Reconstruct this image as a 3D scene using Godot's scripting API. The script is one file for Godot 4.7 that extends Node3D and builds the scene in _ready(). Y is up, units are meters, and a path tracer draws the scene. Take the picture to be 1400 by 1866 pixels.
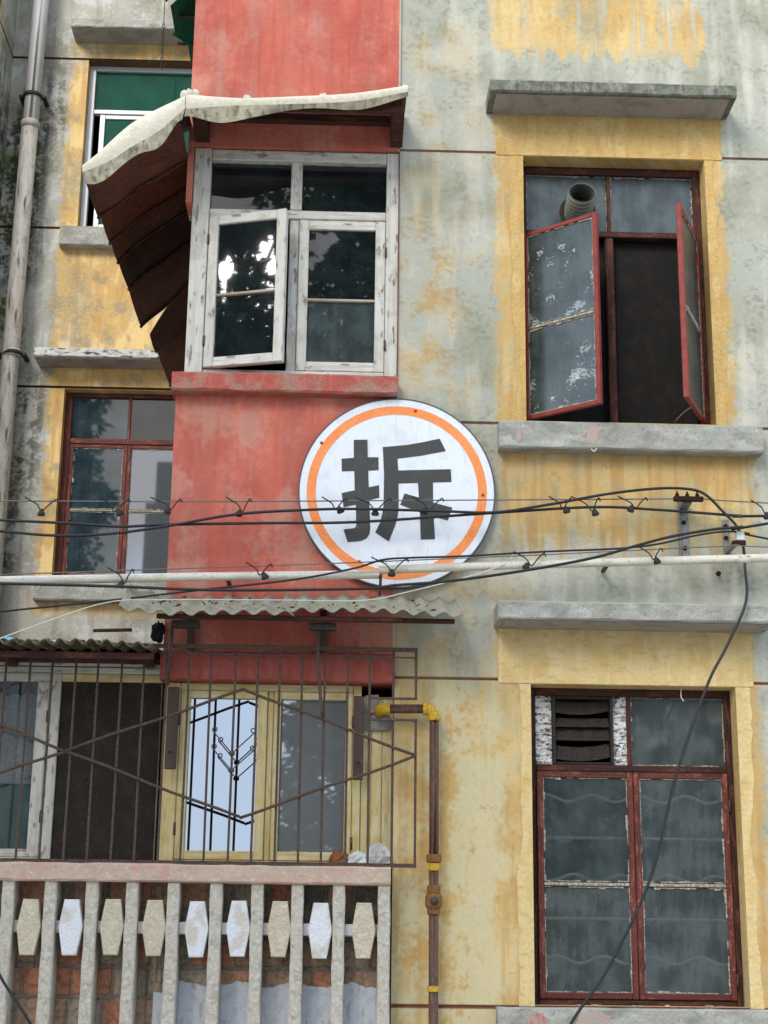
extends Node3D
# An old apartment house with a round demolition sign, seen from the street. Front wall z = 0, y up, metres.

var used := {}
var mats := {}
var texs := {}
var rng := RandomNumberGenerator.new()


# ---------------------------------------------------------------- nodes
func numbered(n: String) -> String:
	if not used.has(n):
		used[n] = 0
		return n
	used[n] += 1
	return "%s_%03d" % [n, used[n]]


func away(parent: Node) -> Vector3:
	var t := Vector3.ZERO
	var n := parent
	while n != self and n is Node3D:
		t += (n as Node3D).position
		n = n.get_parent()
	return -t


func thing(called: String, label: String, category: String, at := Vector3.ZERO, group := "") -> Node3D:
	var o := Node3D.new()
	o.name = numbered(called)
	add_child(o)
	o.position = at
	o.set_meta("label", label)
	o.set_meta("category", category)
	if group:
		o.set_meta("group", group)
	return o


func holder(called: String, parent: Node3D, label := "") -> Node3D:
	var o := Node3D.new()
	o.name = called
	parent.add_child(o, true)
	o.position = away(parent)
	if label:
		o.set_meta("label", label)
	return o


func part(called: String, m, mat: Material, parent: Node3D, label := "", at := Vector3.ZERO, turn := Basis.IDENTITY) -> MeshInstance3D:
	var o := MeshInstance3D.new()
	o.name = called
	o.mesh = m.done() if m is MB else m
	o.material_override = mat
	parent.add_child(o, true)
	o.transform = Transform3D(turn, at + away(parent))
	if label:
		o.set_meta("label", label)
	return o


func single(called: String, m: MB, mat: Material, label: String, category: String, group := "") -> MeshInstance3D:
	var o := MeshInstance3D.new()
	o.name = numbered(called)
	o.mesh = m.done()
	o.material_override = mat
	add_child(o)
	o.set_meta("label", label)
	o.set_meta("category", category)
	if group:
		o.set_meta("group", group)
	return o


# ---------------------------------------------------------------- meshes
class MB:
	var st := SurfaceTool.new()
	var xf := Transform3D.IDENTITY
	var mesh: ArrayMesh

	func _init(smooth := false, at := Transform3D.IDENTITY) -> void:
		st.begin(Mesh.PRIMITIVE_TRIANGLES)
		st.set_smooth_group(0 if smooth else 4294967295)
		xf = at

	func done() -> ArrayMesh:
		if mesh == null:
			st.generate_normals()
			mesh = st.commit()
		return mesh

	func smooth(yes: bool) -> void:
		st.set_smooth_group(0 if yes else 4294967295)

	func face(p: Array, out: Vector3, uv: Array = []) -> void:
		var n: Vector3 = (p[1] - p[0]).cross(p[2] - p[0])
		var k := p.size()
		var flip := n.dot(out) > 0.0
		for i in range(1, k - 1):
			var idx := [0, i + 1, i] if flip else [0, i, i + 1]
			for j in idx:
				if uv.size():
					st.set_uv(uv[j])
				st.add_vertex(xf * (p[j] as Vector3))

	func box(lo: Vector3, hi: Vector3, c := 0.0) -> void:
		var mid := (lo + hi) / 2.0
		var h := (hi - lo) / 2.0
		c = minf(c, 0.45 * minf(h.x, minf(h.y, h.z)))
		for ax in 3:
			var u := (ax + 1) % 3
			var v := (ax + 2) % 3
			for s in [-1.0, 1.0]:
				var q := []
				for k in [[-1, -1], [1, -1], [1, 1], [-1, 1]]:
					var d := Vector3.ZERO
					d[ax] = s * h[ax]
					d[u] = k[0] * (h[u] - c)
					d[v] = k[1] * (h[v] - c)
					q.append(mid + d)
				var o := Vector3.ZERO
				o[ax] = s
				face(q, o)
				if c > 0.0:
					for t in [-1.0, 1.0]:
						var e := []
						for k in [[0, -1], [0, 1], [1, 1], [1, -1]]:
							var d := Vector3.ZERO
							d[ax] = s * (h[ax] if k[0] == 0 else h[ax] - c)
							d[u] = t * (h[u] - c if k[0] == 0 else h[u])
							d[v] = k[1] * (h[v] - c)
							e.append(mid + d)
						var oo := o
						oo[u] = t
						face(e, oo)
		if c > 0.0:
			for a in [-1.0, 1.0]:
				for b in [-1.0, 1.0]:
					for g in [-1.0, 1.0]:
						var sgn := Vector3(a, b, g)
						var e := []
						for ax in 3:
							var d := h - Vector3(c, c, c)
							d[ax] = h[ax]
							e.append(mid + d * sgn)
						face(e, sgn)

	func tube(path: Array, r, sides := 8, caps := true) -> void:
		var n := path.size()
		var up := Vector3(0.13, 0.31, 0.94)
		var rings := []
		for i in n:
			var t: Vector3 = (path[mini(i + 1, n - 1)] - path[maxi(i - 1, 0)]).normalized()
			var a := (up - t * up.dot(t))
			if a.length() < 0.05:
				a = Vector3(1, 0, 0) - t * t.x
			a = a.normalized()
			up = a
			var b := t.cross(a)
			var rr: float = r[i] if r is Array else r
			var ring := []
			for k in sides:
				var w := TAU * k / sides
				ring.append(path[i] + (a * cos(w) + b * sin(w)) * rr)
			rings.append(ring)
		for i in n - 1:
			var c0: Vector3 = path[i]
			for k in sides:
				var k2 := (k + 1) % sides
				var q := [rings[i][k], rings[i][k2], rings[i + 1][k2], rings[i + 1][k]]
				face(q, (q[0] + q[1]) / 2.0 - c0)
		if caps:
			face(rings[0], path[0] - path[1])
			face(rings[n - 1], path[n - 1] - path[n - 2])

	func lathe(prof: Array, at: Transform3D, sides := 16) -> void:
		# prof: Vector2(radius, height along local y)
		for i in prof.size() - 1:
			for k in sides:
				var q := []
				for e in [[i, k], [i, k + 1], [i + 1, k + 1], [i + 1, k]]:
					var w: float = TAU * e[1] / sides
					q.append(at * Vector3(prof[e[0]].x * cos(w), prof[e[0]].y, prof[e[0]].x * sin(w)))
				var w2 := TAU * (k + 0.5) / sides
				var d: Vector2 = prof[i + 1] - prof[i]
				var o := at.basis * Vector3(d.y * cos(w2), -d.x, d.y * sin(w2))
				if prof[i].x < 1e-5:
					q.remove_at(1)
				elif prof[i + 1].x < 1e-5:
					q.remove_at(2)
				face(q, o)

	func prism(poly: PackedVector2Array, z0: float, z1: float) -> void:
		var tri := Geometry2D.triangulate_polygon(poly)
		for i in range(0, tri.size(), 3):
			var a := poly[tri[i]]
			var b := poly[tri[i + 1]]
			var c := poly[tri[i + 2]]
			face([Vector3(a.x, a.y, z1), Vector3(b.x, b.y, z1), Vector3(c.x, c.y, z1)], Vector3(0, 0, 1))
			face([Vector3(a.x, a.y, z0), Vector3(b.x, b.y, z0), Vector3(c.x, c.y, z0)], Vector3(0, 0, -1))
		var ccw := not Geometry2D.is_polygon_clockwise(poly)
		for i in poly.size():
			var a := poly[i]
			var b := poly[(i + 1) % poly.size()]
			var d := b - a
			var o := Vector3(d.y, -d.x, 0) if ccw else Vector3(-d.y, d.x, 0)
			face([Vector3(a.x, a.y, z0), Vector3(b.x, b.y, z0), Vector3(b.x, b.y, z1), Vector3(a.x, a.y, z1)], o)

	func grid(pts: Array, out: Vector3, thick := 0.0) -> void:
		# pts: rows of points, a sheet; with thickness it gets a back and rims
		var rows := pts.size()
		var cols: int = pts[0].size()
		var t := out.normalized() * thick
		for i in rows - 1:
			for j in cols - 1:
				var q := [pts[i][j], pts[i][j + 1], pts[i + 1][j + 1], pts[i + 1][j]]
				face(q, out)
				if thick > 0.0:
					face(q.map(func(p): return p - t), -out)
		if thick > 0.0:
			var mid: Vector3 = (pts[0][0] + pts[rows - 1][cols - 1]) / 2.0
			for i in rows - 1:
				for j in [0, cols - 1]:
					var q := [pts[i][j], pts[i + 1][j], pts[i + 1][j] - t, pts[i][j] - t]
					face(q, q[0] - mid)
			for j in cols - 1:
				for i in [0, rows - 1]:
					var q := [pts[i][j], pts[i][j + 1], pts[i][j + 1] - t, pts[i][j] - t]
					face(q, q[0] - mid)

	func relief(xs: Array, ys: Array, z: float, depth: Callable, uvof: Callable) -> void:
		# a wall facing +z cut into cells; depth(x, y) gives each cell's step back, and below -0.1 the cell is an opening
		var d := []
		for i in xs.size() - 1:
			var col := []
			for j in ys.size() - 1:
				col.append(float(depth.call((xs[i] + xs[i + 1]) / 2.0, (ys[j] + ys[j + 1]) / 2.0)))
			d.append(col)
		for i in xs.size() - 1:
			for j in ys.size() - 1:
				var e: float = d[i][j]
				if e > -0.1:
					var q := [Vector3(xs[i], ys[j], z + e), Vector3(xs[i + 1], ys[j], z + e), Vector3(xs[i + 1], ys[j + 1], z + e), Vector3(xs[i], ys[j + 1], z + e)]
					face(q, Vector3(0, 0, 1), q.map(uvof))
				if i + 1 < d.size() and absf(d[i + 1][j] - e) > 1e-4:
					var f: float = d[i + 1][j]
					var q := [Vector3(xs[i + 1], ys[j], z + e), Vector3(xs[i + 1], ys[j + 1], z + e), Vector3(xs[i + 1], ys[j + 1], z + f), Vector3(xs[i + 1], ys[j], z + f)]
					face(q, Vector3(1 if f < e else -1, 0, 0), q.map(uvof))
				if j + 1 < d[i].size() and absf(d[i][j + 1] - e) > 1e-4:
					var f: float = d[i][j + 1]
					var q := [Vector3(xs[i], ys[j + 1], z + e), Vector3(xs[i + 1], ys[j + 1], z + e), Vector3(xs[i + 1], ys[j + 1], z + f), Vector3(xs[i], ys[j + 1], z + f)]
					face(q, Vector3(0, 1 if f < e else -1, 0), q.map(uvof))


func cbox(lo: Vector3, hi: Vector3, c := 0.004, xf := Transform3D.IDENTITY) -> MB:
	var b := MB.new(false, xf)
	b.box(lo, hi, c)
	return b


func sorted_unique(a: Array) -> Array:
	a.sort()
	var o := []
	for v in a:
		if o.is_empty() or v - o[-1] > 1e-4:
			o.append(v)
	return o


# smooth curve through points
func curve(p: Array, steps := 8) -> Array:
	var o := []
	for i in p.size() - 1:
		var a: Vector3 = p[maxi(i - 1, 0)]
		var b: Vector3 = p[i]
		var c: Vector3 = p[i + 1]
		var d: Vector3 = p[mini(i + 2, p.size() - 1)]
		for k in steps:
			o.append(b.cubic_interpolate(c, a, d, float(k) / steps))
	o.append(p[-1])
	return o


func pts2(a: Array, z: float) -> Array:
	var o := []
	for i in range(0, a.size(), 2):
		o.append(Vector3(a[i], a[i + 1], z))
	return o


# ---------------------------------------------------------------- textures
func noise_bytes(w: int, h: int, freq: float, sd: int, sx := 1, sy := 1, seamless := true, warp := 0.0, oct := 5, ridged := false) -> PackedByteArray:
	var n := FastNoiseLite.new()
	n.noise_type = FastNoiseLite.TYPE_SIMPLEX_SMOOTH
	n.frequency = freq
	n.seed = sd
	n.fractal_octaves = oct
	if ridged:
		n.fractal_type = FastNoiseLite.FRACTAL_RIDGED
	if warp > 0.0:
		n.domain_warp_enabled = true
		n.domain_warp_amplitude = warp
		n.domain_warp_frequency = freq * 1.5
	var ww := maxi(8, w / sx)
	var hh := maxi(8, h / sy)
	var im: Image = n.get_seamless_image(ww, hh) if seamless else n.get_image(ww, hh)
	im.convert(Image.FORMAT_L8)
	if ww != w or hh != h:
		im.resize(w, h, Image.INTERPOLATE_CUBIC)
	return im.get_data()


# layers: [freq, lo, hi, colour, amount, sx, sy, warp]
func mixtex(called: String, size: int, sd: int, base: Color, layers: Array) -> ImageTexture:
	if texs.has(called):
		return texs[called]
	var n := size * size
	var r := PackedFloat32Array()
	var g := PackedFloat32Array()
	var b := PackedFloat32Array()
	r.resize(n)
	g.resize(n)
	b.resize(n)
	r.fill(base.r)
	g.fill(base.g)
	b.fill(base.b)
	var fine := noise_bytes(size, size, 0.2, sd * 17 + 3, 1, 1, true, 0.0, 3)
	var k := 0
	for L in layers:
		k += 1
		var d := noise_bytes(size, size, L[0], sd * 31 + k * 7, L[5] if L.size() > 5 else 1, L[6] if L.size() > 6 else 1, true, L[7] if L.size() > 7 else 0.0)
		var lut := PackedFloat32Array()
		for i in 256:
			lut.append(smoothstep(L[1], L[2], i / 255.0) * L[4])
		var c: Color = L[3]
		for i in n:
			var t := lut[(d[i] * 3 + fine[i]) >> 2]
			if t > 0.0:
				r[i] += (c.r - r[i]) * t
				g[i] += (c.g - g[i]) * t
				b[i] += (c.b - b[i]) * t
	var o := PackedByteArray()
	o.resize(n * 3)
	for i in n:
		var q := 239.0 + fine[i] * 0.125
		o[i * 3] = int(clampf(r[i] * q, 0, 255))
		o[i * 3 + 1] = int(clampf(g[i] * q, 0, 255))
		o[i * 3 + 2] = int(clampf(b[i] * q, 0, 255))
	texs[called] = ImageTexture.create_from_image(Image.create_from_data(size, size, false, Image.FORMAT_RGB8, o))
	return texs[called]


func bumptex(called: String, freq: float, strength: float, sd := 3, sx := 1, sy := 1, size := 256) -> ImageTexture:
	if texs.has(called):
		return texs[called]
	var im := Image.create_from_data(size, size, false, Image.FORMAT_L8, noise_bytes(size, size, freq, sd, sx, sy))
	im.bump_map_to_normal_map(strength)
	im.convert(Image.FORMAT_RGB8)
	texs[called] = ImageTexture.create_from_image(im)
	return texs[called]


func tri_mat(called: String, tex: Texture2D, scale: Vector3, rough := 0.85, bump: Texture2D = null, bump_scale := 1.0, metal := 0.0, tint := Color.WHITE) -> StandardMaterial3D:
	if mats.has(called):
		return mats[called]
	var m := StandardMaterial3D.new()
	m.resource_name = called
	m.albedo_texture = tex
	m.albedo_color = tint
	m.roughness = rough
	m.metallic = metal
	m.metallic_specular = 0.4
	m.uv1_triplanar = true
	m.uv1_world_triplanar = true
	m.uv1_scale = scale
	m.uv1_triplanar_sharpness = 4.0
	if bump:
		m.normal_enabled = true
		m.normal_texture = bump
		m.normal_scale = bump_scale
	mats[called] = m
	return m


func plain(called: String, c: Color, rough := 0.6, metal := 0.0) -> StandardMaterial3D:
	if mats.has(called):
		return mats[called]
	var m := StandardMaterial3D.new()
	m.resource_name = called
	m.albedo_color = c
	m.roughness = rough
	m.metallic = metal
	mats[called] = m
	return m


func rgb(r: float, g: float, b: float) -> Color:
	return Color(r / 255.0, g / 255.0, b / 255.0)


# ---------------------------------------------------------------- painted plaster of the two walls
const FX0 := -1.0
const FY1 := 8.2
const FW := 4.6
const FH := 7.6
const BX0 := -3.0
const BY1 := 10.2
const BW := 2.2
const BH := 7.2


func front_uv(p: Vector3) -> Vector2:
	return Vector2((p.x + p.z * 0.6 - FX0) / FW, (FY1 - p.y + p.z * 0.3) / FH)


func back_uv(p: Vector3) -> Vector2:
	return Vector2((p.x + (p.z + 4.075) * 0.6 - BX0) / BW, (BY1 - p.y) / BH)


func side_uv(p: Vector3) -> Vector2:
	return Vector2(((p.z + 4.075) * 0.8 + 0.2) / BW, (BY1 - p.y) / BH)


func band(lo: float, hi: float, soft: float, v: float) -> float:
	return smoothstep(lo - soft, lo + soft, v) * (1.0 - smoothstep(hi - soft, hi + soft, v))


func wall_material(called: String, w: int, h: int, o: PackedByteArray, hh: PackedByteArray) -> StandardMaterial3D:
	var m := StandardMaterial3D.new()
	m.resource_name = called
	m.albedo_texture = ImageTexture.create_from_image(Image.create_from_data(w, h, false, Image.FORMAT_RGB8, o))
	var im := Image.create_from_data(w, h, false, Image.FORMAT_L8, hh)
	im.bump_map_to_normal_map(2.0)
	im.convert(Image.FORMAT_RGB8)
	m.normal_enabled = true
	m.normal_texture = ImageTexture.create_from_image(im)
	m.normal_scale = 0.5
	m.roughness = 0.92
	m.metallic_specular = 0.3
	return m


func paint_front() -> StandardMaterial3D:
	var w := 920
	var h := 1520
	var A := noise_bytes(w, h, 0.006, 11, 1, 1, false, 0.0, 6)
	var B := noise_bytes(w, h, 0.022, 12, 1, 1, false, 20.0, 5)
	var C := noise_bytes(w, h, 0.11, 13, 1, 1, false, 0.0, 4)
	var S := noise_bytes(w, h, 0.035, 14, 1, 10, false, 0.0, 5)
	var T := noise_bytes(w, h, 0.009, 15, 1, 1, false, 55.0, 6)
	var V := noise_bytes(w, h, 0.075, 16, 1, 14, false, 0.0, 4)
	var G1 := rgb(170, 170, 156)
	var G2 := rgb(146, 146, 126)
	var G3 := rgb(202, 198, 182)
	var G4 := rgb(112, 114, 102)
	var Y1 := rgb(197, 164, 106)
	var Y2 := rgb(213, 187, 134)
	var Y3 := rgb(180, 140, 86)
	var Y4 := rgb(206, 196, 158)
	var R1 := rgb(198, 110, 92)
	var R2 := rgb(212, 142, 122)
	var R3 := rgb(172, 82, 70)
	var R4 := rgb(186, 134, 120)
	var groove := rgb(126, 78, 64)
	var R5 := rgb(190, 146, 130)
	var G5 := rgb(178, 178, 166)
	var K := noise_bytes(w, h, 0.012, 19, 1, 1, false, 30.0, 2, true)
	var black := rgb(40, 38, 32)
	var white := rgb(216, 212, 200)
	var rows := [6.083, 4.469, 3.078, 1.465]
	var o := PackedByteArray()
	o.resize(w * h * 3)
	var hh := PackedByteArray()
	hh.resize(w * h)
	for py in h:
		var y := FY1 - (py + 0.5) * FH / h
		var in_groove := false
		var low_groove := absf(y - 4.469) < 0.02 or absf(y - 1.465) < 0.02
		for r in rows:
			if absf(y - r) < 0.008:
				in_groove = true
		for px in w:
			var i := py * w + px
			var x := FX0 + (px + 0.5) * FW / w
			var a := A[i] / 255.0
			var b := B[i] / 255.0
			var c := C[i] / 255.0
			var s := S[i] / 255.0
			var t := T[i] / 255.0
			var v := V[i] / 255.0
			var col: Color
			var crack := K[i] > 246
			if x < 0.272:
				col = R1.lerp(R2, smoothstep(0.40, 0.74, t * 0.5 + a * 0.3 + c * 0.2) * 0.9)
				col = col.lerp(R3, smoothstep(0.42, 0.72, (1.0 - a) * 0.6 + s * 0.2 + b * 0.2) * 0.7)
				col = col.lerp(R4, smoothstep(0.44, 0.78, s * 0.6 + b * 0.25 + c * 0.15) * 0.5)
				col = col.lerp(R3, smoothstep(0.52, 0.8, v) * 0.3)
				col = col.lerp(R5, smoothstep(0.52, 0.8, b * 0.3 + t * 0.4 + s * 0.2 + c * 0.1) * 0.5)
				if y < 4.62:
					col = col.lerp(R3, smoothstep(0.36, 0.7, s * 0.5 + a * 0.5) * 0.5)
					col = col.lerp(R5, smoothstep(0.44, 0.72, t * 0.6 + c * 0.1 + s * 0.3) * 0.6)
				if crack:
					col = col.lerp(R5, 0.25)
			else:
				var xw := x + (b - 0.5) * 0.07 + (c - 0.5) * 0.07
				var yw := y + (v - 0.5) * 0.22 + (c - 0.5) * 0.08
				col = G1.lerp(G2, smoothstep(0.36, 0.72, a * 0.5 + b * 0.3 + c * 0.2) * 0.8)
				col = col.lerp(G3, smoothstep(0.42, 0.74, t * 0.55 + c * 0.2 + s * 0.25) * 0.8)
				col = col.lerp(G5, smoothstep(0.45, 0.75, (1.0 - a) * 0.6 + b * 0.4) * 0.5)
				col = col.lerp(G4, smoothstep(0.52, 0.82, b * 0.5 + c * 0.5) * 0.5)
				col = col.lerp(G3, smoothstep(0.5, 0.8, s) * 0.4)
				# ochre wash left on the grey
				var wash := exp(-pow((x - 0.46) / 0.26, 2.0)) * (band(3.7, 5.55, 0.25, y) + 0.5 * band(5.6, 6.9, 0.1, y))
				wash += 0.8 * band(2.0, 3.6, 0.2, y) * band(0.2, 0.95, 0.1, x)
				wash = minf(wash, 1.0) * smoothstep(0.42, 0.66, b * 0.3 + t * 0.3 + s * 0.2 + c * 0.2)
				col = col.lerp(Y1.lerp(Y3, s), wash * 0.75)
				# yellow paint round the windows
				var m := band(0.815, 2.10, 0.03, xw) * band(4.44, 6.35, 0.03, y)
				m = maxf(m, band(0.83, 2.19, 0.04, xw) * band(3.80, 4.40, 0.09, yw))
				m = maxf(m, band(0.80, 2.03, 0.025, xw) * band(6.72, 9.5, 0.02, yw) * (1.0 - 0.8 * smoothstep(0.52, 0.74, s * 0.6 + v * 0.4)) * (1.0 - 0.5 * smoothstep(0.5, 0.75, b * 0.5 + a * 0.5)))
				m = maxf(m, band(0.80, 2.13, 0.03, xw) * band(3.05, 3.42, 0.03, y))
				m = maxf(m, band(0.87, 2.16, 0.04, xw) * band(0.4, 3.1, 0.03, y))
				var lowleft := band(0.26, 0.95, 0.06, xw) * (1.0 - smoothstep(2.9, 3.3, yw))
				var pale := smoothstep(0.46, 0.70, s * 0.4 + a * 0.1 + b * 0.3 + c * 0.2 + 0.24 * exp(-pow((xw - 0.66) / 0.12, 2.0)))
				m = maxf(m, lowleft)
				if m > 0.0:
					var yc := Y1.lerp(Y2, smoothstep(0.38, 0.68, t * 0.55 + b * 0.25 + c * 0.2))
					yc = yc.lerp(Y3, smoothstep(0.46, 0.76, s * 0.8 + c * 0.2) * 0.55)
					yc = yc.lerp(Y3, smoothstep(0.5, 0.76, v) * 0.3)
					yc = yc.lerp(G2, smoothstep(0.50, 0.78, a * 0.35 + b * 0.4 + c * 0.25) * 0.45)
					if y > 3.7 and y < 4.45:
						yc = yc.lerp(Y3, smoothstep(0.46, 0.66, v) * 0.45)
						yc = yc.lerp(G2, smoothstep(0.42, 0.62, b * 0.6 + c * 0.4) * 0.3)
					if lowleft > 0.3 and x < 0.9:
						yc = yc.lerp(Y4, pale * 0.85)
					if y > 6.6:
						yc = yc.lerp(Y2, band(6.70, 6.86, 0.04, yw) * 0.5)
					if y > 3.06 and y < 3.4:
						yc = yc.lerp(Y2, 0.55)
					col = col.lerp(yc, m)
				# loose dark mould flecks under the canopy
				if y > 6.12 and y < 6.33 and x > 1.35 and x < 1.85 and c + b * 0.35 > 0.90:
					col = col.lerp(black, 0.85)
				if crack:
					col = col.lerp(G4, 0.35)
				elif c > 0.7:
					col = col.lerp(white, (c - 0.7) * 0.9)
				elif c < 0.28:
					col = col.lerp(G4, (0.28 - c) * 0.9)
				if in_groove and (low_groove or x < 0.95 or x > 2.03):
					col = groove.lerp(col, 0.3 * b)
			o[i * 3] = int(clampf(col.r, 0, 1) * 255.0)
			o[i * 3 + 1] = int(clampf(col.g, 0, 1) * 255.0)
			o[i * 3 + 2] = int(clampf(col.b, 0, 1) * 255.0)
			hh[i] = int(clampf(0.45 * c + 0.3 * t + 0.25 * b, 0, 1) * 255.0)
	return wall_material("painted_plaster", w, h, o, hh)


func paint_back() -> StandardMaterial3D:
	var w := 330
	var h := 1080
	var A := noise_bytes(w, h, 0.010, 21, 1, 1, false, 0.0, 6)
	var B := noise_bytes(w, h, 0.035, 22, 1, 1, false, 14.0, 5)
	var C := noise_bytes(w, h, 0.14, 23, 1, 1, false, 0.0, 4)
	var S := noise_bytes(w, h, 0.05, 24, 1, 10, false, 0.0, 5)
	var T := noise_bytes(w, h, 0.014, 25, 1, 1, false, 40.0, 6)
	var G1 := rgb(172, 168, 156)
	var G2 := rgb(140, 136, 122)
	var G3 := rgb(200, 200, 196)
	var Y1 := rgb(202, 166, 106)
	var Y2 := rgb(226, 194, 134)
	var Y3 := rgb(180, 134, 82)
	var black := rgb(40, 42, 36)
	var moss := rgb(70, 82, 34)
	var groove := rgb(70, 48, 42)
	var o := PackedByteArray()
	o.resize(w * h * 3)
	var hh := PackedByteArray()
	hh.resize(w * h)
	for py in h:
		var y := BY1 - (py + 0.5) * BH / h
		var in_groove := absf(y - 9.085) < 0.010 or absf(y - 7.492) < 0.010 or absf(y - 6.081) < 0.010 or absf(y - 4.48) < 0.010
		for px in w:
			var i := py * w + px
			var x := BX0 + (px + 0.5) * BW / w
			var a := A[i] / 255.0
			var b := B[i] / 255.0
			var c := C[i] / 255.0
			var s := S[i] / 255.0
			var t := T[i] / 255.0
			var xw := x + (b - 0.5) * 0.14 + (c - 0.5) * 0.04
			var yw := y + (b - 0.5) * 0.2
			var col := G1.lerp(G2, smoothstep(0.38, 0.72, a * 0.6 + c * 0.4))
			col = col.lerp(G3, smoothstep(0.44, 0.74, t * 0.7 + c * 0.3) * 0.8)
			col = col.lerp(G2, smoothstep(0.5, 0.76, s) * 0.5)
			var m := band(-2.43, -0.9, 0.03, xw) * band(6.36, 9.26, 0.03, y) * (1.0 - 0.5 * smoothstep(0.44, 0.68, a * 0.6 + c * 0.4))
			m = maxf(m, band(-2.42, -0.9, 0.03, xw) * band(4.2, 6.27, 0.03, y))
			m *= 1.0 - 0.6 * (1.0 - smoothstep(4.0, 4.45, yw))
			var yc := Y1.lerp(Y2, smoothstep(0.45, 0.6, t * 0.6 + s * 0.4))
			yc = yc.lerp(Y3, smoothstep(0.46, 0.72, s) * 0.5)
			yc = yc.lerp(G2, smoothstep(0.56, 0.74, b) * 0.5)
			col = col.lerp(yc, m)
			# black mould and moss running down beside the drain pipe
			var mould := band(-2.95, -2.58, 0.10, xw) * (band(7.0, 8.55, 0.15, y) + band(4.4, 6.15, 0.2, y)) + 0.6 * band(-2.6, -2.42, 0.07, xw) * (band(8.3, 8.95, 0.15, y) + band(5.2, 6.1, 0.2, y))
			mould *= smoothstep(0.40, 0.62, b * 0.4 + s * 0.3 + c * 0.3)
			col = col.lerp(black, clampf(mould, 0, 1) * 0.85)
			var green := band(-3.1, -2.66, 0.08, xw) * band(6.3, 8.1, 0.25, yw) * smoothstep(0.45, 0.56, c * 0.5 + a * 0.5)
			col = col.lerp(moss, green * 0.9)
			if c > 0.76:
				col = col.lerp(G3, 0.4)
			if in_groove:
				col = groove
			o[i * 3] = int(clampf(col.r, 0, 1) * 255.0)
			o[i * 3 + 1] = int(clampf(col.g, 0, 1) * 255.0)
			o[i * 3 + 2] = int(clampf(col.b, 0, 1) * 255.0)
			hh[i] = int(clampf(0.5 * c + 0.3 * t + 0.2 * b, 0, 1) * 255.0)
	return wall_material("weathered_plaster", w, h, o, hh)


# a dusty pane: dark glass under dust, with gloss on top
func pane_mat(called: String, tint: Color, dust: Color, amount: float, alpha: float, rough: float, sd: int, splash := 0.0) -> StandardMaterial3D:
	if mats.has(called):
		return mats[called]
	var n := 384
	var A := noise_bytes(n, n, 0.012, sd)
	var C := noise_bytes(n, n, 0.16, sd + 1)
	var S := noise_bytes(n, n, 0.06, sd + 2, 1, 8)
	var D := noise_bytes(n, n, 0.022, sd + 3, 1, 2)
	var o := PackedByteArray()
	o.resize(n * n * 4)
	var white := rgb(214, 220, 222)
	for i in n * n:
		var k := clampf((A[i] * 0.55 + C[i] * 0.2 + S[i] * 0.25) / 255.0, 0, 1)
		var u := smoothstep(0.3, 0.7, k) * amount
		var col := tint.lerp(dust, u)
		var al := alpha + (1.0 - alpha) * u * 0.7
		if splash > 0.0 and D[i] * 0.7 + C[i] * 0.3 > 255.0 * (1.0 - splash):
			col = col.lerp(white, 0.85)
			al = 1.0
		o[i * 4] = int(col.r * 255.0)
		o[i * 4 + 1] = int(col.g * 255.0)
		o[i * 4 + 2] = int(col.b * 255.0)
		o[i * 4 + 3] = int(al * 255.0)
	var m := StandardMaterial3D.new()
	m.resource_name = called
	m.albedo_texture = ImageTexture.create_from_image(Image.create_from_data(n, n, false, Image.FORMAT_RGBA8, o))
	m.transparency = BaseMaterial3D.TRANSPARENCY_ALPHA
	m.roughness = rough
	m.metallic_specular = 1.0
	m.clearcoat_enabled = rough < 0.2
	m.clearcoat = 1.0
	m.clearcoat_roughness = 0.03
	m.uv1_triplanar = true
	m.uv1_world_triplanar = true
	m.uv1_scale = Vector3(0.9, 0.9, 0.9)
	mats[called] = m
	return m


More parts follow.
